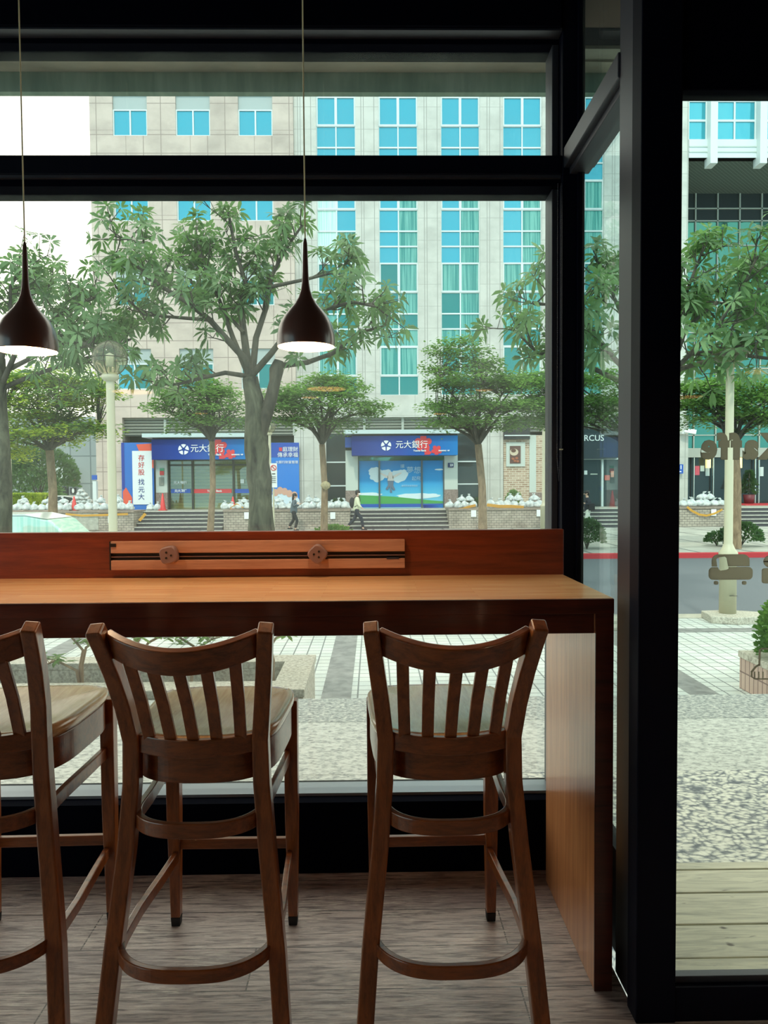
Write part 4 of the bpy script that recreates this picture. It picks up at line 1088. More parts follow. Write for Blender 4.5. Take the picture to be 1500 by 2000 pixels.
# ---- canopy over the café front
can = thing('canopy', 'stained grey-green canopy edge outside, above the café window', 'canopy', (0, 3.2, 3.25))
M['can_grey'] = speck('stained_grey_render', [(0.3, (120, 118, 106)), (0.7, (176, 172, 156))], 4, (0.4, 1, 1), 6)
M['can_green'] = speck('grey_green_fascia', [(0.3, (84, 118, 104)), (0.7, (124, 152, 134))], 5, (3, 1, .4), 7)
MB().box(-9, 9, 2.76, 3.36, 3.30, 3.5).build('soffit', M['header'], can)
b = MB(); b.box(-9, 9, 3.36, 3.42, 3.285, 3.5).box(-9, 9, 3.42, 3.47, 3.30, 3.5).box(-9, 9, 3.47, 3.56, 3.29, 3.5); b.build('edge_moulding', M['can_grey'], can)
yb_ = 3.56; zb2 = ZA(600, 180, yb_)
MB().box(-9, 9, 3.56, 3.60, zb2, 3.62).build('fascia', M['can_green'], can)
# backgound left: grey building with dark signs
bq = fr4(60, 815, 196, 1000, 60)
bk = thing('distant_building', 'grey building with dark signs, far left beyond the beige wing', 'building', ((bq[0] + bq[1]) / 2, 62, ZT))
MB().box(bq[0] - 6, bq[1] + 3, 60, 70, ZT, bq[3]).build('wall', tiles('grey_far_wall', (150, 160, 160), (140, 150, 152), (110, 120, 122), 1.6, 2.2, .05, 'XZ'), bk)
k = fr4(110, 913, 134, 935, 60); MB().box(k[0], k[1], 59.9, 60, k[2], k[3]).build('white_band', M['white_frame'], bk)
b = MB(); k = fr4(112, 950, 134, 975, 60); b.box(k[0], k[1], 59.85, 60, k[2], k[3]); b.build('dark_opening', M['dark'], bk)
for (x0, y0, x1, y1, cc, lb) in ((137, 915, 149, 934, (36, 38, 42), 'black sign, topmost of the three on the far grey building'), (137, 936, 149, 948, (170, 130, 60), 'orange and yellow sign between two black ones'), (137, 953, 146, 964, (30, 34, 40), 'small black sign, lowest on the far grey building')):
    k = fr4(x0, y0, x1, y1, 59.7); t = thing('shop_sign', lb, 'sign', ((k[0] + k[1]) / 2, 59.75, k[2])); MB().box(k[0], k[1], 59.7, 60.0, k[2], k[3]).build('board', mat('sign_board', cc, .5), t)
    if cc[0] < 60:
        c = ((k[0] + k[1]) / 2 + .05, (k[2] + k[3]) / 2); MB().prism([(c[0] + .1 * math.cos(a * .785), c[1] + .2 * math.sin(a * .785)) for a in range(8)], 59.68, 59.7).build('mark', M['white_letter'], t)
    else: MB().box(k[0], k[1], 59.68, 59.7, k[3] - .17, k[3]).build('red_strip', M['orange'], t)
k = fr4(178, 920, 191, 1000, 45); pw = thing('sign_post', 'white post with a small blue sign at the corner of the beige wing', 'post', ((k[0] + k[1]) / 2, 34.6, ZP))
q = fr4(183, 940, 190, 1000, 34.6); MB().box(q[0], q[1], 34.5, 34.7, ZP, q[3]).build('post', M['white_frame'], pw)
q = fr4(180, 928, 190, 937, 34.5); MB().box(q[0], q[1], 34.45, 34.5, q[2], q[3]).build('plate', M['sign_blue'], pw)
# ================================================================ TREES
def leaf_mat(name, c1, c2, sc_=3.0, trans=0.45):
    m = mat(name, c1, .5); n = NT(m)
    g = n.noise(n.co.outputs['Object'], sc_, 3)
    c = n.ramp(g, [(0.35, c1), (0.65, c2)]); n.col(c)
    tl = n.new('BsdfTranslucent'); n.lk(n.mix(.5, c, s2l((120, 170, 80)), 'MIX'), tl.inputs[0])
    mx = n.new('MixShader'); mx.inputs[0].default_value = trans
    n.lk(n.b.outputs[0], mx.inputs[1]); n.lk(tl.outputs[0], mx.inputs[2]); n.lk(mx.outputs[0], n.t.nodes['Material Output'].inputs['Surface'])
    return m
M['leaf_a'] = leaf_mat('grey_green_leaf', (62, 96, 60), (122, 156, 106))
M['leaf_b'] = leaf_mat('fresh_green_leaf', (70, 116, 52), (134, 174, 86), 1.2)
M['leaf_y'] = leaf_mat('yellow_green_leaf', (150, 176, 30), (224, 230, 84), 1.2, .65)  # yellow puts backlit sunshine into the leaf colour of the left tree
M['leaf_d'] = leaf_mat('dark_green_leaf', (36, 66, 44), (70, 104, 66), 1.0)
def bark_mat(name, a, b, sc_=6):
    m = mat(name, a, .85); n = NT(m); g = n.noise(n.vec((1, 1, .35)), sc_, 7, .7, .5)
    n.col(n.ramp(g, [(0.35, a), (0.62, b)])); n.bump(g, .5, .03); return m
M['bark_dark'] = bark_mat('dark_mossy_bark', (16, 17, 16), (92, 94, 76))
M['bark'] = bark_mat('brown_bark', (112, 92, 72), (158, 136, 108), 8)
M['bark_pale'] = bark_mat('pale_bark', (150, 136, 104), (200, 188, 148), 8)
M['twig'] = bark_mat('grey_twig', (48, 47, 42), (84, 80, 68), 8)
class Leaves:
    def __init__(s): s.v = []; s.f = []
    def leaf(s, p, d, side, L, W, droop):
        b = len(s.v); d = d.normalized(); side = (side - d * side.dot(d)).normalized()
        up = Vector((0, 0, 1))
        p1 = p + d * L * .30 - up * droop * .08 * L; p2 = p + d * L * .68 - up * droop * .35 * L; p3 = p + d * L - up * droop * .85 * L
        s.v += [p, p1 + side * W * .42, p1 - side * W * .42, p2 + side * W * .5, p2 - side * W * .5, p3]
        s.f += [(b, b + 1, b + 2), (b + 1, b + 3, b + 4, b + 2), (b + 3, b + 5, b + 4)]
    def rosette(s, p, d, rnd, L, n):
        d = d.normalized(); a = d.orthogonal().normalized(); c = d.cross(a); o = rnd.random() * 6.28
        for k in range(n):
            th = o + 6.283 * k / n + rnd.uniform(-.25, .25); r = a * math.cos(th) + c * math.sin(th)
            el = rnd.uniform(.05, .55)
            dd = (r + d * el).normalized(); l = L * rnd.uniform(.7, 1.15)
            s.leaf(p + dd * .02, dd, d.cross(r), l, l * .27, rnd.uniform(.1, .75))
    def spray(s, p, d, rnd, R_, n, L, flat=.15):
        for k in range(n):
            th = rnd.random() * 6.283; r = R_ * math.sqrt(rnd.random())
            q = p + Vector((r * math.cos(th), r * math.sin(th), rnd.gauss(0, flat * R_) ))
            a = rnd.random() * 6.283; dd = Vector((math.cos(a), math.sin(a), rnd.uniform(-.35, .35)))
            s.leaf(q, dd, Vector((-dd.y, dd.x, rnd.uniform(-.5, .5))), L * rnd.uniform(.7, 1.3), L * .5, rnd.uniform(-.1, .4))
    def build(s, name, m, parent=None):
        b = MB(); b.v = [tuple(v) for v in s.v]; b.f = s.f; b.sm = [False] * len(s.f)
        return b.build(name, m, parent, fix=False)
def curve_pts(a, d, L, rnd, n=4, wob=.12, lift=0.0):
    pts = [a]; d = d.normalized()
    for i in range(n):
        d = (d + Vector((rnd.gauss(0, wob), rnd.gauss(0, wob), rnd.gauss(0, wob) + lift))).normalized()
        pts.append(pts[-1] + d * L / n)
    return pts
def interp(pts, t):
    n = len(pts) - 1; x = min(max(t, 0), .9999) * n; i = int(x); return pts[i].lerp(pts[i + 1], x - i), (pts[i + 1] - pts[i]).normalized()

def rosette_tree(label, trunk, limbs, Y, seed, leafL=.22, sub=7, subL=.55, base_z=ZT, stub=None, leafm='leaf_a', twigs=2, per=7):
    """trunk, limbs: pixel polylines with radius in pixels; limbs also carry depth offsets"""
    rnd = random.Random(seed); s = Y / FPX
    tp = [P(x, y, Y) for x, y, r in trunk]; tr = [r * s for x, y, r in trunk]
    tp[0] = Vector((tp[0].x, Y, base_z - .1))
    t = thing('street_tree', label, 'tree', (tp[0].x, Y, base_z))
    b = MB(); fine = []
    for i in range(len(tp) - 1):
        for k in range(3): fine.append((tp[i].lerp(tp[i + 1], k / 3), tr[i] + (tr[i + 1] - tr[i]) * k / 3))
    fine.append((tp[-1], tr[-1]))
    rr = random.Random(seed + 5)
    b.tube([p + Vector((rr.gauss(0, .012), 0, 0)) for p, r in fine], [r * rr.uniform(.93, 1.08) for p, r in fine], 14)
    b.build('trunk', M['bark_dark'], t)
    lv = Leaves(); br = MB()
    if stub:
        sp_ = [P(x, y, Y - .03) for x, y, r in stub]; q = MB(); q.tube(sp_, [r * s for x, y, r in stub], 12); q.build('cut_stub', M['twig'], t)
    for pts, dy, r0, r1 in limbs:
        n = len(pts)
        wp = [P(x, y, Y + dy * i / (n - 1)) for i, (x, y) in enumerate(pts)]
        br.tube(wp, [(r0 + (r1 - r0) * i / (n - 1)) * s for i in range(n)], 8)
        tot = sum((wp[i + 1] - wp[i]).length for i in range(n - 1))
        m = max(3, int(sub * tot / 1.6))
        for k in range(m):
            u = .32 + .68 * (k + rnd.random() * .6) / m
            p, d = interp(wp, u)
            side = Vector((rnd.gauss(0, 1), rnd.gauss(0, 1), rnd.gauss(0, .55) + .25))
            dd = (d * .55 + side.normalized() * .9).normalized()
            L = subL * rnd.uniform(.6, 1.25)
            cp = curve_pts(p, dd, L, rnd, 4, .13, .05)
            br.tube(cp, [.013, .011, .009, .007, .005], 5)
            lv.rosette(cp[-1], cp[-1] - cp[-2], rnd, leafL, rnd.randint(per, per + 3))
            for j in range(twigs):
                q, dq = interp(cp, rnd.uniform(.35, .9))
                d2 = (dq * .6 + Vector((rnd.gauss(0, 1), rnd.gauss(0, 1), rnd.gauss(0, .6) + .2)).normalized() * .8).normalized()
                c2 = curve_pts(q, d2, L * rnd.uniform(.35, .7), rnd, 2, .1, .05)
                br.tube(c2, [.007, .006, .004], 4)
                lv.rosette(c2[-1], c2[-1] - c2[-2], rnd, leafL * .95, rnd.randint(per - 1, per + 2))
        p, d = interp(wp, 1.0); lv.rosette(p, d, rnd, leafL, per + 2)
    br.build('branches', M['twig'], t)
    lv.build('foliage', M[leafm], t)
    return t
rosette_tree('big street tree with a thick dark mossy trunk, between the two pendant lamps',
    [(510, 1250, 27), (509, 1035, 25), (508, 960, 23), (503, 880, 24), (497, 800, 19), (488, 738, 15)],
    [([(489, 742), (478, 700), (445, 665), (410, 625), (365, 590), (315, 560), (268, 520)], -.8, 8, 2.5),
     ([(488, 740), (476, 650), (470, 600), (482, 560), (460, 490), (446, 415)], .4, 8, 2.5),
     ([(492, 738), (500, 660), (520, 600), (530, 540), (556, 490), (590, 440)], .9, 7, 2.5),
     ([(490, 735), (530, 690), (560, 650), (630, 605), (690, 590), (740, 600)], -.9, 7, 2),
     ([(486, 735), (440, 728), (395, 738), (350, 750), (300, 752)], -.6, 5, 2),
     ([(488, 740), (455, 660), (430, 590), (400, 520), (385, 470)], .8, 6, 2),
     ([(542, 715), (600, 708), (650, 690), (700, 650), (755, 635)], .5, 6, 2),
     ([(410, 625), (345, 620), (280, 615), (225, 560)], .5, 4, 1.5),
     ([(370, 590), (320, 540), (260, 470), (225, 462)], .2, 4, 1.5),
     ([(530, 560), (600, 545), (660, 530), (690, 500)], .3, 4, 1.5),
     ([(476, 650), (440, 610), (380, 560), (350, 500)], 1.0, 4, 1.5)],
    11.6, 3, .205, 11, .50, stub=[(504, 865, 12), (517, 818, 13), (530, 776, 12), (537, 745, 11), (540, 722, 14), (545, 704, 9)])
rosette_tree('street tree at the far left edge, its dark trunk half cut by the frame',
    [(2, 1250, 22), (5, 1035, 20), (3, 900, 15), (0, 800, 13), (-2, 700, 12)],
    [([(0, 760), (30, 690), (80, 640), (140, 600), (190, 580)], -.6, 6, 2),
     ([(-2, 720), (10, 640), (50, 580), (100, 560)], .8, 6, 2),
     ([(-2, 720), (-30, 640), (-60, 560), (-70, 540)], .5, 6, 2),
     ([(0, 760), (60, 735), (130, 710), (200, 690), (260, 660)], .4, 5, 2),
     ([(60, 660), (120, 660), (180, 640), (240, 620)], .9, 5, 2),
     ([(0, 720), (20, 620), (20, 560), (40, 530)], 0, 5, 2),
     ([(20, 720), (80, 690), (150, 665), (215, 690)], -.9, 5, 2)],
    11.8, 8, .19, 12, .50, twigs=3)
rosette_tree('street tree with long drooping leaves, its trunk hidden by the black door frame',
    [(1275, 1240, 22), (1272, 1000, 18), (1268, 850, 15), (1262, 760, 13)],
    [([(1262, 780), (1310, 730), (1350, 690), (1400, 640), (1450, 560), (1480, 500)], -.5, 6, 2),
     ([(1262, 770), (1330, 720), (1400, 700), (1470, 660), (1530, 620)], .6, 6, 2),
     ([(1262, 760), (1310, 650), (1345, 560), (1375, 480)], .7, 6, 2),
     ([(1262, 770), (1200, 700), (1150, 640), (1095, 600), (1040, 590)], -.8, 6, 2),
     ([(1262, 770), (1190, 735), (1120, 700), (1050, 690), (1000, 640)], .7, 6, 2),
     ([(1262, 760), (1230, 650), (1190, 560), (1160, 500)], .3, 6, 2),
     ([(1400, 700), (1460, 590), (1510, 540), (1560, 480)], .5, 5, 2),
     ([(1310, 730), (1340, 640), (1400, 590), (1440, 600)], 1.0, 5, 2),
     ([(1350, 690), (1420, 690), (1500, 700), (1560, 690)], -.9, 5, 2)],
    10.6, 21, .21, 10, .50, twigs=3)

def layered_tree(label, px, Y, ybase_trunk, yfork, crown, seed, lean=0.0, bark='bark', leafm='leaf_b', width=7.0, dens=1.0, mix=None, tr_base=ZT, knot=None):
    """small-leaved tree with level sprays of leaves; crown = list of (x, y, half width px, count)"""
    rnd = random.Random(seed); s = Y / FPX
    base = P(px, 1035, Y); fork = P(px + lean, yfork, Y)
    t = thing('street_tree', label, 'tree', (base.x, Y, tr_base))
    b = MB(); m_ = [Vector((base.x, Y, tr_base - .05)), base, base.lerp(fork, .5) + Vector((.05, 0, 0)), fork]
    b.tube(m_, [width * s * 1.25, width * s * 1.1, width * s * .9, width * s * .85], 10)
    b.build('trunk', M[bark], t)
    if knot: c = P(knot[0], knot[1], Y - .1); MB().lathe((c.x, c.y, c.z), [(.001, -.14), (.11, -.08), (.15, 0), (.11, .08), (.001, .13)], 12).build('knot', M['bark_pale'], t)
    lv = Leaves(); lv2 = Leaves(); br = MB(); nb = 0; mains = []
    for cx, cy, hw, cnt in crown:
        c = P(cx, cy, Y); Rw = hw * s
        for k in range(int(cnt * dens)):
            a = rnd.random() * 6.283; r = Rw * math.sqrt(rnd.random()) * .95
            q = Vector((c.x + r * math.cos(a), Y + r * math.sin(a) * .8, c.z + rnd.gauss(0, .10) + (1 - (r / Rw) ** 2) * .22))
            if nb < 15 and k % max(1, int(cnt * dens) // 3) == 0:
                nb += 1; h = q.z - fork.z; v = q - fork
                pth = [fork, fork + Vector((v.x * .22, v.y * .22, h * .42)), fork + Vector((v.x * .50, v.y * .50, h * .74)), fork + Vector((v.x * .78, v.y * .78, h * .94)), q]
                pth = [p_ + Vector((rnd.gauss(0, .04), rnd.gauss(0, .04), 0)) if 0 < i_ < 4 else p_ for i_, p_ in enumerate(pth)]
                br.tube(pth, [.062, .045, .032, .020, .009], 6); mains.append(pth)
            elif mains:
                e = min((interp(pm, u_)[0] for pm in mains for u_ in (.45, .6, .75, .9)), key=lambda w: (w - q).length)
                if (e - q).length < 1.5: br.tube([e, e.lerp(q, .5) + Vector((0, 0, .05)), q], [.017, .012, .006], 4)
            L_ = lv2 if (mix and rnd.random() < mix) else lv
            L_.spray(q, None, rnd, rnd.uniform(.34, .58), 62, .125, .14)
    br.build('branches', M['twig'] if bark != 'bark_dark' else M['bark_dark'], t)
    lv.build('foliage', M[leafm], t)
    if lv2.v: lv2.build('painted_sunlit_foliage', M['leaf_y'], t)  # sprays coloured yellow to stand for sun shining through
layered_tree('small flat-topped tree in front of the left bank entrance', 411, 21.6, 1035, 862, [(400, 828, 88, 24), (390, 800, 105, 42), (395, 775, 75, 34), (385, 757, 45, 16)], 31, 3, 'bark', width=6.2)
layered_tree('small flat-topped tree with a pale knotted trunk, left of the walking boy', 633, 21.9, 1035, 868, [(620, 830, 95, 26), (645, 800, 120, 50), (625, 775, 95, 44), (650, 755, 60, 24), (545, 790, 40, 14)], 32, -4, 'bark', width=6.8, knot=(636, 948))
layered_tree('small flat-topped tree right of the poster doors', 943, 21.6, 1035, 868, [(930, 835, 120, 34), (905, 800, 100, 36), (985, 800, 100, 40), (930, 760, 105, 44), (905, 725, 80, 32), (900, 690, 52, 18), (1010, 755, 70, 22)], 33, -9, 'bark', width=8.5)
layered_tree('tree with sunlight painted yellow-green into its leaves at the left, beside the left lamp post', 103, 21.4, 1035, 880, [(90, 860, 110, 40), (150, 845, 80, 26), (70, 825, 90, 40), (100, 790, 115, 56), (50, 760, 90, 40), (110, 745, 100, 40), (170, 770, 70, 26), (30, 890, 50, 14)], 34, -6, 'bark', width=9.0, mix=.55, leafm='leaf_b')
layered_tree('tree with layered branches behind the white lamp post, seen through the door', 1437, 21.4, 1040, 868, [(1440, 820, 110, 40), (1390, 795, 80, 32), (1470, 785, 100, 40), (1420, 765, 110, 44), (1500, 830, 60, 20), (1360, 760, 40, 14)], 35, -2, 'bark', width=9.0)
layered_tree('tree with layered branches seen through the narrow side window', 1240, 22.5, 1040, 880, [(1180, 790, 90, 36), (1120, 800, 90, 34), (1200, 750, 110, 44), (1150, 820, 70, 22), (1060, 830, 70, 24), (1060, 790, 60, 20), (1050, 750, 60, 22)], 36, -2, 'bark', width=8.0)

def shrub(name, label, cat, c, rx, ry, rz_, n, seed, leafm, L=.07, stems=6, group=None):
    rnd = random.Random(seed); t = thing(name, label, cat, c, 0, group); lv = Leaves(); st = MB(); c = Vector(c)
    for k in range(n):
        th = rnd.random() * 6.283; ph = math.acos(rnd.uniform(-.2, 1)); r = rnd.uniform(.65, 1.0) ** .6
        q = c + Vector((rx * r * math.sin(ph) * math.cos(th), ry * r * math.sin(ph) * math.sin(th), rz_ * (.35 + .65 * r * math.cos(ph))))
        d = (q - c).normalized(); d = (d + Vector((rnd.gauss(0, .5), rnd.gauss(0, .5), rnd.gauss(0, .4)))).normalized()
        lv.leaf(q, d, Vector((rnd.gauss(0, 1), rnd.gauss(0, 1), rnd.gauss(0, 1))), L * rnd.uniform(.7, 1.3), L * .5, .1)
    for k in range(stems):
        th = rnd.random() * 6.283; st.tube([c, c + Vector((rx * .3 * math.cos(th), ry * .3 * math.sin(th), rz_ * .4)), c + Vector((rx * .6 * math.cos(th), ry * .6 * math.sin(th), rz_ * .8))], [.02 * rz_ + .003, .012, .005], 5)
    st.build('stems', M['twig'], t); lv.build('foliage', M[leafm], t); return t
c = G(1447, 1067, ZT); shrub('round_bush', 'dark bush around the trunk base, right of the white lamp post', 'bush', (c.x, c.y, ZT), .62, .5, .72, 1500, 41, 'leaf_d', .10)
c = G(1400, 1066, ZT); shrub('round_bush', 'small dark bush just left of the white lamp post', 'bush', (c.x, c.y, ZT), .35, .3, .42, 500, 42, 'leaf_d', .09)
c = G(1146, 1072, ZT); shrub('round_bush', 'dark green bush behind the red kerb in the side window', 'bush', (c.x, c.y, ZT), .50, .5, .88, 1500, 43, 'leaf_d', .10)
c = P(652, 1036, 22.5); shrub('ground_cover', 'low green plants at the foot of the knotted tree', 'plants', (c.x, 22.4, ZT), .75, .5, ZA(650, 1026, 22.4) - ZT, 1600, 44, 'leaf_b', .09)
c = P(140, 1040, 21.5); shrub('ground_cover', 'low green plants at the foot of the yellow-green tree', 'plants', (c.x, 21.5, ZT), .8, .5, ZA(140, 1036, 21.5) - ZT, 900, 45, 'leaf_b', .09)
shrub('leafy_shrub', 'dense green shrub in the tiled planter at the right edge', 'shrub', (3.86, 6.45, -.36), .46, .34, .86, 3800, 46, 'leaf_b', .05, 9)
c = P(1003, 985, 35.2); shrub('potted_shrub', 'small green shrub among sandbags below the framed picture', 'shrub', (c.x, 35.2, ZP), .38, .3, .82, 700, 47, 'leaf_b', .1)
for i, (xx, ww) in enumerate(((905, .2), (920, .2), (933, .15), (655, .18), (668, .15))):
    c = P(xx, 985, 35.6); shrub('potted_shrub', 'blue-green shrub below the dark shop glass, %s' % ('left one right of the poster doors', 'middle one right of the poster doors', 'right one right of the poster doors', 'left one behind the walking boy', 'right one behind the walking boy')[i], 'shrub', (c.x, 35.6, ZP), ww, .25, .45, 260, 50 + i, 'leaf_d', .1)
c = P(1457, 985, 39.2); pt = thing('potted_tree', 'dark indoor-style potted tree beside the glass entrance', 'plant', (c.x, 38.9, ZP))
MB().lathe((c.x, 38.9, ZP), [(.01, 0), (.22, 0), (.30, .5), (.27, .5), (.01, .45)], 16).build('pot', mat('wine_pot', (110, 40, 48), .5), pt)
lv = Leaves(); rnd = random.Random(61)
for k in range(260):
    h = rnd.random(); r = .42 * (1 - h) + .08; th = rnd.random() * 6.28
    lv.leaf(Vector((c.x + r * rnd.random() * math.cos(th), 38.9 + r * rnd.random() * math.sin(th), ZP + .55 + h * 1.25)), Vector((math.cos(th), math.sin(th), .1)), Vector((0, 0, 1)), .2, .12, .5)
lv.build('foliage', M['leaf_d'], pt); MB().tube([(c.x, 38.9, ZP + .45), (c.x, 38.9, ZP + 1.6)], .03, 6).build('stem', M['twig'], pt)
# far left garden
c = P(75, 940, 50); shrub('dense_tree', 'dark green round tree beyond the low wall, far left', 'tree', (c.x, 50, ZA(75, 975, 50)), 2.6, 2, ZA(70, 872, 50) - ZA(75, 975, 50), 2600, 71, 'leaf_d', .3)
c = P(45, 930, 54); shrub('dense_tree', 'mid green tree left of the dark round one, far left', 'tree', (c.x, 54, ZT), 2.8, 2, ZA(70, 905, 54) - ZT, 2200, 72, 'leaf_a', .3)
hd_ = thing('clipped_hedge', 'clipped hedge with a yellowish top behind the left sandbags', 'hedge', P(58, 990, 40))
a = fr4(24, 966, 92, 992, 40); rnd = random.Random(73); lv = Leaves()
for k in range(5200):
    p = Vector((rnd.uniform(a[0], a[1]), rnd.uniform(39.6, 40.6), rnd.uniform(ZP, a[3])))
    if rnd.random() < .6: p.y = 39.6 + rnd.random() * .05
    elif rnd.random() < .7: p.z = a[3] + rnd.uniform(-.04, .04)
    th = rnd.random() * 6.28; lv.leaf(p, Vector((math.cos(th), math.sin(th), rnd.uniform(-.5, .8))), Vector((0, rnd.random(), 1)), .14, .09, .1)
lv.build('foliage', M['leaf_y'], hd_); MB().box(a[0] + .05, a[1] - .05, 39.7, 40.5, ZP, a[3] - .06).build('inner_twigs', M['leaf_d'], hd_)

# saplings in the near planter
def sapling(label, xpx, ybase, Y, tips, seed):
    rnd = random.Random(seed); b0 = P(xpx, ybase, Y); b0.z = ZS - .12
    t = thing('sapling', label, 'sapling', (b0.x, Y, b0.z), 0, 'saplings in the stone planter'); st = MB(); lv = Leaves()
    for tp in tips:
        pts = [b0] + [P(x, y, Y + rnd.uniform(-.1, .1)) for x, y in tp]
        st.tube(pts, [.016 - .010 * i / (len(pts) - 1) for i in range(len(pts))], 6)
        for k in range(9):
            q, d = interp(pts, rnd.uniform(.55, 1)); th = rnd.random() * 6.28
            e = q + Vector((math.cos(th) * .09, math.sin(th) * .09, rnd.uniform(0, .06))); st.tube([q, e], [.003, .002], 4)
            for j in range(4):
                th = rnd.random() * 6.28; lv.leaf(e, Vector((math.cos(th), math.sin(th), rnd.uniform(-.2, .5))), Vector((0, 0, 1)).cross(Vector((math.cos(th), math.sin(th), 0))), .10 * rnd.uniform(.7, 1.2), .032, .3)
    st.build('stem', M['bark'], t); lv.build('foliage', M['leaf_b'], t)
sapling('thin sapling in the planter between the left and middle stools, leftmost', 160, 1335, 5.6, [[(157, 1300), (162, 1270), (140, 1245), (120, 1230)], [(160, 1300), (168, 1265), (190, 1248), (215, 1235)], [(150, 1310), (110, 1290), (85, 1300)]], 81)
sapling('forked sapling rising behind the middle stool back, left fork of the pair', 262, 1330, 5.7, [[(268, 1290), (275, 1262), (262, 1245), (238, 1238)], [(270, 1285), (290, 1255), (315, 1242), (330, 1236)]], 82)
sapling('sapling rising behind the middle stool back, beside the forked one', 372, 1330, 5.7, [[(376, 1290), (378, 1262), (355, 1248), (345, 1240)], [(376, 1285), (392, 1262), (415, 1248), (430, 1244)]], 83)
sapling('slender drooping sapling at the right end of the planter', 532, 1330, 5.8, [[(534, 1290), (528, 1262), (540, 1245), (560, 1240)]], 84)
# ================================================================ STREET FURNITURE
M['lamp_post'] = mat('cream_painted_post', (196, 192, 166), .45)
M['globe'] = glass('globe_glass', (.74, .72, .58), .10, .05)
def street_lamp(label, x, Y, ztop, rp, rb, zb=ZT, globe=.25, hb=.95):
    t = thing('street_lamp', label, 'lamp post', (x, Y, zb), 0, 'lamp posts with round globes')
    MB().lathe((x, Y, zb), [(.001, 0), (rb, 0), (rb, hb), (rb * 1.08, hb + .01), (rb * 1.08, hb + .04), (rp * 1.25, hb + .10), (rp * 1.1, hb + .16), (rp, hb + .18), (rp * .95, ztop - zb - globe - .06)], 24).build('pole', M['lamp_post'], t)
    zc = ztop
    MB().lathe((x, Y, zc - globe - .08), [(rp, 0), (rp * 1.9, .04), (rp * 2.0, .08), (rp * 1.4, .12)], 20).build('globe_cup', M['lamp_post'], t)
    n = 14; MB().lathe((x, Y, zc), [(max(.001, globe * math.sin(math.pi * i / n)), -globe * math.cos(math.pi * i / n)) for i in range(n + 1)], 28).build('globe', M['globe'], t)
    b = MB()
    for a in (0, math.pi / 2):
        b.tube([(x + globe * 1.01 * math.sin(q) * math.cos(a), Y + globe * 1.01 * math.sin(q) * math.sin(a), zc + globe * 1.01 * math.cos(q)) for q in [2 * math.pi * i / 28 for i in range(29)]], .006, 5, False)
    b.tube([(x + globe * 1.01 * math.cos(q), Y + globe * 1.01 * math.sin(q), zc) for q in [2 * math.pi * i / 28 for i in range(29)]], .006, 5, False)
    b.build('globe_ribs', M['twig'], t)
    MB().lathe((x, Y, zc), [(.001, -.12), (.05, -.1), (.055, .05), (.001, .08)], 12).build('inner_lamp', M['white_letter'], t)
    return t
c = P(253, 1000, 10.9); street_lamp('cream lamp post with a big round globe behind the left pendant lamp', c.x, 10.2, ZA(253, 700, 10.2), .058, .11, globe=.235)
c = P(1421, 1190, 10.2); 
t = thing('street_lamp', 'cream lamp post with a flared bowl head, seen through the door', 'lamp post', (c.x, 10.2, ZT), 0, None)
zt_ = ZA(1421, 712, 10.2)
MB().lathe((c.x, 10.2, ZT + .1), [(.001, 0), (.112, 0), (.112, .79), (.125, .80), (.125, .84), (.085, .90), (.066, .95), (.058, .97), (.053, zt_ - ZT - .1)], 28).build('pole', M['lamp_post'], t)
MB().lathe((c.x, 10.2, zt_ - .05), [(.052, 0), (.10, .05), (.19, .11), (.24, .17), (.25, .20), (.10, .26), (.001, .28)], 28).build('bowl_head', M['globe'], t)
MB().box(c.x - .03, c.x + .08, 10.08, 10.09, ZT + .35, ZT + .355).build('hatch_line', M['twig'], t)
pli = MB(); pli.prism([(c.x - .34, 9.95), (c.x - .05, 9.82), (c.x + .46, 9.90), (c.x + .52, 10.25), (c.x + .1, 10.45), (c.x - .28, 10.40)], ZT, ZT + .1, 'XY')
struct(pli.build('trim_stone_footing', M['curbstone'], None, .01), 'rough stone footing under the lamp post')
c = P(1045, 1000, 30); street_lamp('slim pale lamp post with a round globe in front of the brick bay', c.x, 28.5, ZA(1045, 824, 28.5), .060, .12, globe=.25, hb=1.05)
c = P(535, 1000, 30); street_lamp('slim lamp post with a small globe, half behind the thick tree trunk', c.x, 29.0, ZA(533, 834, 29.0), .055, .11, globe=.24)
c = P(22, 1000, 25); tt = thing('steel_pole', 'plain pale pole beside the left edge tree', 'pole', (c.x, 25, ZT)); MB().tube([(c.x, 25, ZT), (c.x, 25, ZA(22, 800, 25))], .05, 10).build('shaft', M['lamp_post'], tt); MB().lathe((c.x, 25, ZT), [(.001, 0), (.1, 0), (.1, .06), (.05, .1)], 12).build('base', M['lamp_post'], tt)
# no-smoking sign on a post
q = fr4(528, 905, 541, 952, 28.0); ns = thing('notice_sign', 'white sign with a red no-smoking ring, right of the thick trunk', 'sign', ((q[0] + q[1]) / 2, 28.05, ZT))
MB().box(q[0], q[1], 28.0, 28.03, q[2], q[3]).build('plate', M['white_letter'], ns)
cx_n, cz_n = (q[0] + q[1]) / 2, q[3] - .17
MB().tube([(cx_n + .10 * math.cos(a * .3927), 27.99, cz_n + .10 * math.sin(a * .3927)) for a in range(17)], .014, 5, False).build('ring', M['bank_red'], ns)
b = MB(); b.obox((cx_n, 27.99, cz_n), (.075, 0, -.075), (0, .005, 0), (.01, 0, .01)); b.build('slash', M['bank_red'], ns)
b = MB(); b.box(cx_n - .06, cx_n + .06, 27.985, 28, cz_n - .24, cz_n - .21)
for k in range(4): b.box(cx_n - .08, cx_n + .08, 27.985, 28, cz_n - .34 - .07 * k, cz_n - .325 - .07 * k)
b.build('small_lines', M['dark'], ns)
MB().tube([(cx_n - .02, 28.06, ZT), (cx_n - .02, 28.06, q[3])], .03, 8).build('post', M['lamp_post'], ns)

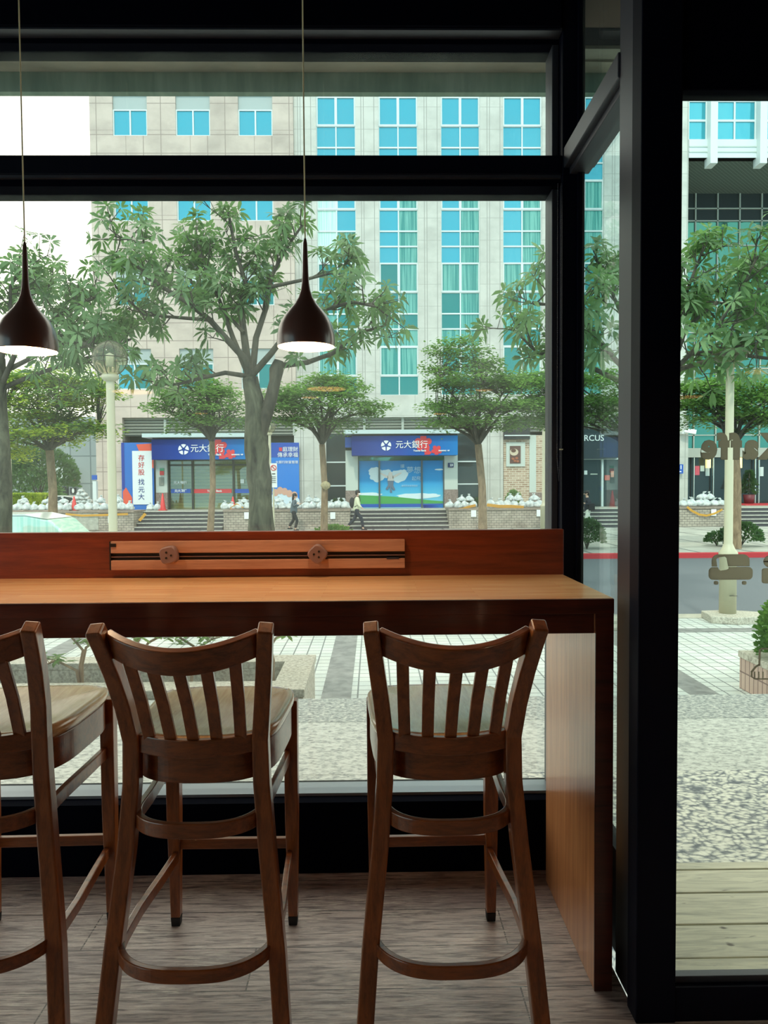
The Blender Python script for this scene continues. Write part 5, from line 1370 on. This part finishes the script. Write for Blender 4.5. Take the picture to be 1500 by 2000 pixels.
# traffic cones
def cone(px, Y, zb, label, h=.7):
    c = P(px, 990, Y); t = thing('traffic_cone', label, 'traffic cone', (c.x, Y, zb))
    MB().box(c.x - .17, c.x + .17, Y - .17, Y + .17, zb, zb + .04).build('base', M['cone_red'], t, .01)
    MB().lathe((c.x, Y, zb + .04), [(.14, 0), (.03, h - .04), (.001, h - .02)], 20).build('cone_body', M['cone_red'], t)
    MB().lathe((c.x, Y, zb + h * .62), [(.068, 0), (.052, h * .12)], 20).build('reflective_band', M['cone_pale'], t)
M['cone_red'] = mat('cone_red', (216, 62, 62), .5); M['cone_pale'] = mat('cone_band', (236, 140, 140), .5)
cone(318, 34.6, ZP, 'red traffic cone in front of the pale pier, left of the bank doors', .78)
cone(145, 33.2, ZP + .07, 'dark red traffic cone among the left sandbags', .62)
cone(455, 34.3, ZP, 'orange-red traffic cone with tape among sandbags before the bank doors', .62)

# ---------------------------------------------------------------- sandbags
M['bag'] = mat('white_woven_bag', (222, 226, 218), .75); n = NT(M['bag'])
g = n.noise(n.co.outputs['Object'], 7, 4); n.col(n.ramp(g, [(0.3, (170, 180, 182)), (0.6, (214, 218, 214))])); n.bump(g, .7, .06)
from mathutils import noise as mnoise
def bag_mesh(seed):
    b = MB(); n, m_ = 24, 16; vs = []
    prof = [(0, 0), (.55, 0), (.86, .02), (.98, .10), (1.0, .24), (.97, .38), (.90, .50), (.80, .60), (.66, .69), (.50, .76), (.34, .82), (.20, .87), (.13, .90)]
    for i, (r, z) in enumerate(prof):
        for k in range(n):
            a = 2 * math.pi * k / n
            fold = .05 * math.sin(7 * a + seed) * (z ** 1.2) * 2.2
            v = Vector((math.cos(a) * r, math.sin(a) * r * .82, z * 1.15))
            nz_ = mnoise.noise(v * 1.9 + Vector((seed * 7.3, 0, 0)))
            rr = 1 + .34 * nz_ * (1 if i > 1 else .3) + fold
            vs.append((.215 * v.x * rr + .05 * z * z * math.sin(seed), .215 * v.y * rr, .235 * max(0, v.z * (1 + .22 * mnoise.noise(v * 1.3 + Vector((0, seed * 3.1, 0)))))))
    b.add(vs, [(i * n + k, i * n + (k + 1) % n, (i + 1) * n + (k + 1) % n, (i + 1) * n + k) for i in range(len(prof) - 1) for k in range(n)], True)
    return b
def neck_mesh(seed):
    b = MB(); n = 14; vs = []; ox = .05 * .8 * math.sin(seed)
    for z, r in ((.225, .045), (.245, .026), (.262, .040), (.285, .060), (.300, .052), (.286, .012)):
        for k in range(n): a = 6.283 * k / n; rr = r * (1 + .45 * math.sin(4 * a + seed * 2) * (z > .25)); vs.append((rr * math.cos(a) + ox + (z - .22) * math.sin(seed * 2) * .8, rr * math.sin(a) * .7, z + .02 * math.sin(3 * a + seed) * (z > .25)))
    b.add(vs, [(i * n + k, i * n + (k + 1) % n, (i + 1) * n + (k + 1) % n, (i + 1) * n + k) for i in range(5) for k in range(n)], True); return b
protos = []
for s_ in range(4):
    o = thing('sandbag', 'white sandbag', 'sandbag', (0, 0, 0)); bag_mesh(s_).build('sack', M['bag'], o); neck_mesh(s_).build('tied_neck', M['bag'], o); protos.append(o)
used = set(); rndb = random.Random(99)
def place_bag(x, y, z, label, group, s=1.0, flat=1.0):
    k = rndb.randrange(4)
    o = protos[k] if k not in used else copy_tree(protos[k]); used.add(k)
    o.location = (x, y, z); o.rotation_euler = (rndb.uniform(-.05, .05), rndb.uniform(-.07, .07), rndb.uniform(0, 6.28)); o.scale = (s * rndb.uniform(.9, 1.12), s * rndb.uniform(.9, 1.12), s * flat * rndb.uniform(.85, 1.15))
    o['label'] = label; o['group'] = group
ORD = ['first', 'second', 'third', 'fourth', 'fifth', 'sixth', 'seventh', 'eighth', 'ninth', 'tenth', 'eleventh', 'twelfth']
def bag_row(x0, x1, Y, z, where, group, step=16.0, s=1.0, second=0.0, ylevel=985):
    x = x0; i = 0
    while x <= x1:
        c = P(x + rndb.uniform(-1.5, 1.5), ylevel, Y)
        place_bag(c.x, Y + rndb.uniform(-.08, .08), z, '%s white sandbag from left in the row %s' % (ORD[i], where), group, s, 1.28)
        if rndb.random() < second and x + step <= x1:
            c = P(x + step * .5, ylevel, Y + .25); place_bag(c.x, Y + .3, z + .27 * s, 'upper sandbag behind the %s from left, row %s' % (ORD[i], where), group, s * .9, 1.1)
        x += step; i += 1
zw = ZP + .10
bag_row(36, 132, 32.9, zw, 'left of the dark red cone', 'sandbags on the left low wall', 16, 1.05, .35)
bag_row(157, 268, 32.9, zw, 'right of the dark red cone', 'sandbags on the left low wall', 16, 1.08, .4)
bag_row(292, 308, 34.5, ZP + .03, 'just left of the red cone', 'sandbags beside the red cone', 14, .95, 0)
bag_row(440, 486, 33.2, zw, 'around the orange cone', 'sandbags around the orange cone', 14, .95, .3)
bag_row(536, 627, 32.9, zw, 'under the family poster', 'sandbags between the thick trunk and the knotted tree', 15, 1.0, .35)
bag_row(646, 684, 32.9, zw, 'behind the walking boy', 'sandbags behind the walking boy', 15, 1.05, .3)
bag_row(879, 930, 32.9, zw, 'left of the tree by the poster doors', 'sandbags on the right low wall', 15, 1.0, .5)
bag_row(958, 1104, 32.9, zw, 'below the picture and brick bay', 'sandbags on the right low wall', 15.5, 1.05, .5)
bag_row(1305, 1410, 32.9, zw, 'seen through the door', 'sandbags seen through the door', 15, 1.05, .35)
for i in range(6):
    r = 6 - i
    for k in range(r):
        c = P(134 + i * 5.2 + k * 10.4, 985, 36.2)
        place_bag(c.x, 36.2 + rndb.uniform(-.08, .08), ZP + .02 + .17 * i, 'sandbag in the far left heap, %s from the left in its %s layer' % (ORD[k], ORD[i]), 'heap of sandbags at the far left', .78, .85)
# caution tape and paper notices on the walls
M['tape'] = mat('orange_tape', (226, 168, 70), .55)
def tape(pts, label, w=.07, Y=32.15):
    b = MB(); b.sweep([P(x, y, Y) for x, y in pts], (w, .004), (0, -.35, 1)); tag(b.build('caution_tape', M['tape']), label, 'tape')
tape([(128, 1004), (160, 1007), (200, 1006), (250, 1004)], 'orange caution tape along the left low wall', .045)
tape([(272, 1017), (280, 1008), (284, 1003)], 'short orange tape end at the left end of the first stairs', .06)
tape([(893, 996), (905, 994), (915, 990), (929, 987)], 'orange caution tape on sandbags left of the tree by the poster doors', .06, 32.5)
tape([(951, 986), (975, 989), (1000, 989), (1023, 991)], 'orange caution tape over sandbags below the framed picture', .07, 32.3)
tape([(1052, 994), (1062, 998), (1075, 996)], 'orange caution tape on the sandbags beside the slim lamp post', .05, 32.5)
tape([(1342, 990), (1352, 998), (1366, 1005), (1380, 1007), (1396, 1003), (1411, 995)], 'orange caution tape hanging in a curve on the wall seen through the door', .045)
tape([(455, 1000), (450, 992), (462, 984), (475, 992)], 'orange tape wound around the cone before the bank doors', .03, 33.0)
for x_, y_, lb in ((216, 1015, 'white paper notice on the left low wall under the tape'), (482, 1007, 'white paper notice on the wall right of the first stairs'), (650, 1007, 'white paper notice on the wall left of the walking boy'), (925, 1003, 'white paper notice on the wall left of the tree by the poster doors'), (1053, 1002, 'white paper notice on the wall right of the slim lamp post'), (1394, 1001, 'white paper notice on the wall seen through the door')):
    q = fr4(x_ - 5, y_ - 6.5, x_ + 5, y_ + 6.5, 32.18); tag(MB().box(q[0], q[1], 32.17, 32.185, q[2], q[3]).build('paper_notice', M['white_letter']), lb, 'notice')

# ---------------------------------------------------------------- cars
def car(label, c, L, col, rz=0.0):
    t = thing('parked_car', label, 'car', c); x, y, z = c
    paint = mat('car_paint', col, .25, .1, coat=.5)
    def side(pr): return [(x + a * L, z + b_) for a, b_ in pr]
    MB().prism(side([(-.5, .30), (-.49, .62), (-.44, .74), (-.28, .82), (.30, .84), (.46, .74), (.5, .58), (.5, .30)]), y - .85, y + .85).build('body', paint, t, .05, 3)
    MB().prism(side([(-.30, .82), (-.17, 1.27), (-.05, 1.38), (.17, 1.38), (.30, 1.25), (.40, .82)]), y - .74, y + .74).build('cabin', M['pane_dark'] if L < 4.4 else M['pane_pale'], t, .05, 3)  # pale striped glass paints reflections onto the windows of the longer car
    MB().prism(side([(-.165, 1.30), (-.05, 1.40), (.17, 1.40), (.285, 1.28), (.17, 1.345), (-.05, 1.345)]), y - .75, y + .75).build('roof', paint, t, .02)
    for a in (-.32, .31):
        for s in (-1, 1):
            MB().lathe((x + a * L, y + s * .80, z + .31), [(.001, -.09), (.18, -.09), (.31, -.07), (.31, .07), (.18, .09), (.001, .09)], 20, axis='Y').build('wheel', M['dark'], t)
c = P(112, 975, 44); car('white parked car behind the hedge, far left', (c.x, 44, ZT + .02), 4.3, (214, 218, 214))
c = P(8, 1040, 17); car('pale car on the road, only its sloping bonnet showing above the counter at far left', (c.x - .5, 18.2, ZR), 4.5, (196, 210, 206))

# ================================================================ PEOPLE
def skinned(name, joints, edges, m, parent, root=0, sub=2):
    me = bpy.data.meshes.new(name); o0 = org(parent)
    me.from_pydata([tuple(Vector(j[:3])) for j in joints], edges, [])
    o = link(bpy.data.objects.new(name, me)); o.parent = parent
    sk = o.modifiers.new('skin', 'SKIN'); sk.use_smooth_shade = True
    for i, j in enumerate(joints):
        v = me.skin_vertices[0].data[i]; r = j[3]; v.radius = (r, r if len(j) < 5 else j[4]); v.use_root = (i == root)
    s = o.modifiers.new('sub', 'SUBSURF'); s.levels = sub; s.render_levels = sub
    me.materials.append(m)
    dg = bpy.context.evaluated_depsgraph_get(); dg.update()
    nm = bpy.data.meshes.new_from_object(o.evaluated_get(dg))
    o.modifiers.clear(); o.data = nm; nm.name = name
    if not nm.materials: nm.materials.append(m)
    for p_ in nm.polygons: p_.use_smooth = True
    return o
M['skin'] = mat('skin', (214, 172, 148), .6)
M['hair'] = mat('black_hair', (30, 26, 28), .45)
def ell(b, c, rx, ry, rz_, n=16, m_=10, f=None):
    vs = []
    for i in range(m_ + 1):
        th = math.pi * i / m_
        for k in range(n):
            a = 2 * math.pi * k / n; v = Vector((rx * math.sin(th) * math.cos(a), ry * math.sin(th) * math.sin(a), rz_ * math.cos(th)))
            if f: v = f(v)
            vs.append(Vector(c) + v)
    b.add(vs, [(i * n + k, i * n + (k + 1) % n, (i + 1) * n + (k + 1) % n, (i + 1) * n + k) for i in range(m_) for k in range(n)], True)
def person(label, px, Y, zg, H, face, legs, top_m, trouser_m, shoe_m, arms, long_hair=False, jacket_len=.0, pack=None, mask=False, bag=None):
    """face = +1 walks right, -1 walks left; joints in metres for H=1.7; x forward"""
    k = H / 1.7; c = P(px, 1000, Y); t = thing('person', label, 'person', (c.x, Y, zg)); F = face
    def J(x, y, z, r, r2=None): return (x * k * F, y * k, z * k, r * k) + ((r2 * k,) if r2 else ())
    (kf, af), (kb, ab) = legs   # front leg knee, ankle ; back leg knee, ankle as (x,z)
    body = [J(0, 0, .93, .085, .10), J(.01, 0, 1.12, .075, .10), J(.02, 0, 1.34, .08, .12), J(.03, 0, 1.45, .055), J(.045, 0, 1.53, .05), J(.055, 0, 1.60, .082), J(.055, 0, 1.67, .07)]
    ed = [(0, 1), (1, 2), (2, 3), (3, 4), (4, 5), (5, 6)]
    def chain(start, pts):
        p = start
        for q in pts: body.append(q); ed.append((p, len(body) - 1)); p = len(body) - 1
        return p
    for s, (kn, an) in ((-1, (kf, af)), (1, (kb, ab))):
        chain(0, [J(.0, s * .09, .86, .085), J(kn[0], s * .09, kn[1], .058), J(an[0], s * .09, an[1], .036), J(an[0] + .11, s * .09, an[1] - .045 + (0 if an[1] < .1 else -.01), .03)])
    hands = []
    for s, (el, wr) in ((-1, arms[0]), (1, arms[1])):
        e = chain(2, [J(.02, s * .17, 1.38, .05), J(el[0], s * .21, el[1], .038), J(wr[0], s * .20, wr[1], .026)])
        wv = Vector((wr[0] - el[0], 0, wr[1] - el[1])).normalized()
        e2 = chain(e, [J(wr[0] + wv.x * .05, s * .20, wr[1] + wv.z * .05, .028, .018)])
        for fi, (off, ln) in enumerate(((-.022, .065), (-.007, .075), (.008, .07), (.021, .055))):
            chain(e2, [J(wr[0] + wv.x * .09, s * .20 + off, wr[1] + wv.z * .09, .008), J(wr[0] + wv.x * (.09 + ln * .7) + .01, s * .20 + off, wr[1] + wv.z * (.09 + ln * .7), .007)])
        chain(e2, [J(wr[0] + wv.x * .06 + .03, s * .19, wr[1] + wv.z * .07, .009)])
    skinned('body', body, ed, M['skin'], t)
    # trousers
    tj = [J(0, 0, .98, .13, .15), J(0, 0, .90, .125, .155)]; te = [(0, 1)]
    for s, (kn, an) in ((-1, (kf, af)), (1, (kb, ab))):
        p = 1
        for q in (J(.0, s * .09, .80, .10), J(kn[0], s * .09, kn[1], .078), J(an[0] * .98 + kn[0] * .02, s * .09, an[1] + .05, .066)): tj.append(q); te.append((p, len(tj) - 1)); p = len(tj) - 1
    skinned('trousers', tj, te, trouser_m, t)
    # jacket
    jj = [J(-.01, 0, .84 - jacket_len, .155, .20), J(0, 0, 1.05, .135, .175), J(.01, 0, 1.30, .135, .185), J(.03, 0, 1.44, .085)]; je = [(0, 1), (1, 2), (2, 3)]
    for s, (el, wr) in ((-1, arms[0]), (1, arms[1])):
        p = 2
        for q in (J(.02, s * .175, 1.38, .075), J(el[0], s * .21, el[1], .060), J(wr[0] * .9 + el[0] * .1, s * .20, wr[1] * .9 + el[1] * .1, .045)): jj.append(q); je.append((p, len(jj) - 1)); p = len(jj) - 1
    skinned('jacket', jj, je, top_m, t)
    for s, (kn, an) in ((-1, (kf, af)), (1, (kb, ab))):
        b = MB(); ell(b, Vector((F * (an[0] + .05) * k, s * .09 * k, (an[1] - .035) * k)), .13 * k, .048 * k, .045 * k); b.build('shoe', shoe_m).parent = t
    # head details
    hx = .06
    b = MB(); ell(b, Vector((F * (hx + .10) * k, 0, 1.585 * k)), .022 * k, .016 * k, .026 * k, 8, 6); b.build('nose', M['skin']).parent = t
    for s in (-1, 1):
        b = MB(); ell(b, Vector((F * (hx - .005) * k, s * .082 * k, 1.60 * k)), .022 * k, .012 * k, .034 * k, 8, 6); b.build('ear', M['skin']).parent = t
        b = MB(); ell(b, Vector((F * (hx + .075) * k, s * .034 * k, 1.615 * k)), .008 * k, .012 * k, .007 * k, 8, 6); b.build('eye', M['hair']).parent = t
    b = MB(); ell(b, Vector((F * (hx + .082) * k, 0, 1.548 * k)), .010 * k, .024 * k, .006 * k, 8, 6); b.build('mouth', mat('lips', (170, 96, 88), .5)).parent = t
    if mask: b = MB(); ell(b, Vector((F * (hx + .045) * k, 0, 1.56 * k)), .065 * k, .075 * k, .055 * k); b.build('face_mask', M['white_letter']).parent = t
    b = MB(); ell(b, Vector((F * (hx - .022) * k, 0, 1.655 * k)), .112 * k, .100 * k, .092 * k)
    ell(b, Vector((F * (hx - .06) * k, 0, 1.61 * k)), .07 * k, .092 * k, .10 * k)
    if long_hair:
        ell(b, Vector((F * (hx - .085) * k, 0, 1.46 * k)), .062 * k, .11 * k, .20 * k)
    b.build('hair', M['hair']).parent = t
    if pack:
        b = MB(); ell(b, Vector((F * -.20 * k, 0, 1.20 * k)), .115 * k, .15 * k, .23 * k, f=lambda v: Vector((v.x * 1.05, v.y, v.z)))
        o = b.build('backpack', pack); o.parent = t
        for s in (-1, 1): 
            b = MB(); b.tube([Vector((F * x * k, s * .13 * k, z * k)) for x, z in ((-.12, 1.38), (.0, 1.49), (.11, 1.43), (.14, 1.28), (.05, 1.1), (-.10, 1.02))], .017 * k, 6); b.build('pack_strap', pack).parent = t
    if bag:
        b = MB(); b.obox(Vector((F * bag[0] * k, -.22 * k, bag[1] * k)), (.13 * k, 0, 0), (0, .05 * k, 0), (0, 0, .15 * k)); b.build('shoulder_bag', bag[2], None, .03).parent = t
    return t
black = mat('black_cloth', (34, 34, 40), .8); grey = mat('blue_grey_cloth', (92, 104, 112), .8); cream = mat('cream_cloth', (216, 220, 190), .8); white = mat('white_cloth', (220, 224, 212), .8); navy = mat('dark_navy_cloth', (42, 46, 58), .8)
def feet(y, Y): return P(600, y, Y).z
Yp = 31.2
person('woman with long dark hair and a blue-grey jacket walking past the white wall', 574, Yp, ZT, 1.56, 1, (((.16, .50), (.06, .09)), ((-.02, .52), (-.24, .16))), grey, black, black, (((.02, 1.15), (.20, 1.28)), ((.10, 1.13), (.24, 1.22))), True, .07)
person('boy in a cream hooded top with a black backpack striding right', 697, Yp, ZT, 1.68, 1, (((.20, .52), (.26, .09)), ((-.10, .50), (-.38, .17))), cream, navy, black, (((.05, 1.13), (.22, .98)), ((-.08, 1.14), (.02, .94))), False, .04, pack=black, mask=True)
person('person in white trousers and a dark top, seen through the narrow side window', 1148, 29.5, ZT, 1.62, -1, (((.12, .50), (.20, .09)), ((-.10, .50), (-.22, .10))), navy, white, white, (((.03, 1.15), (.20, 1.20)), ((-.05, 1.15), (-.02, .93))), False, .02, bag=(-.1, 1.05, black))
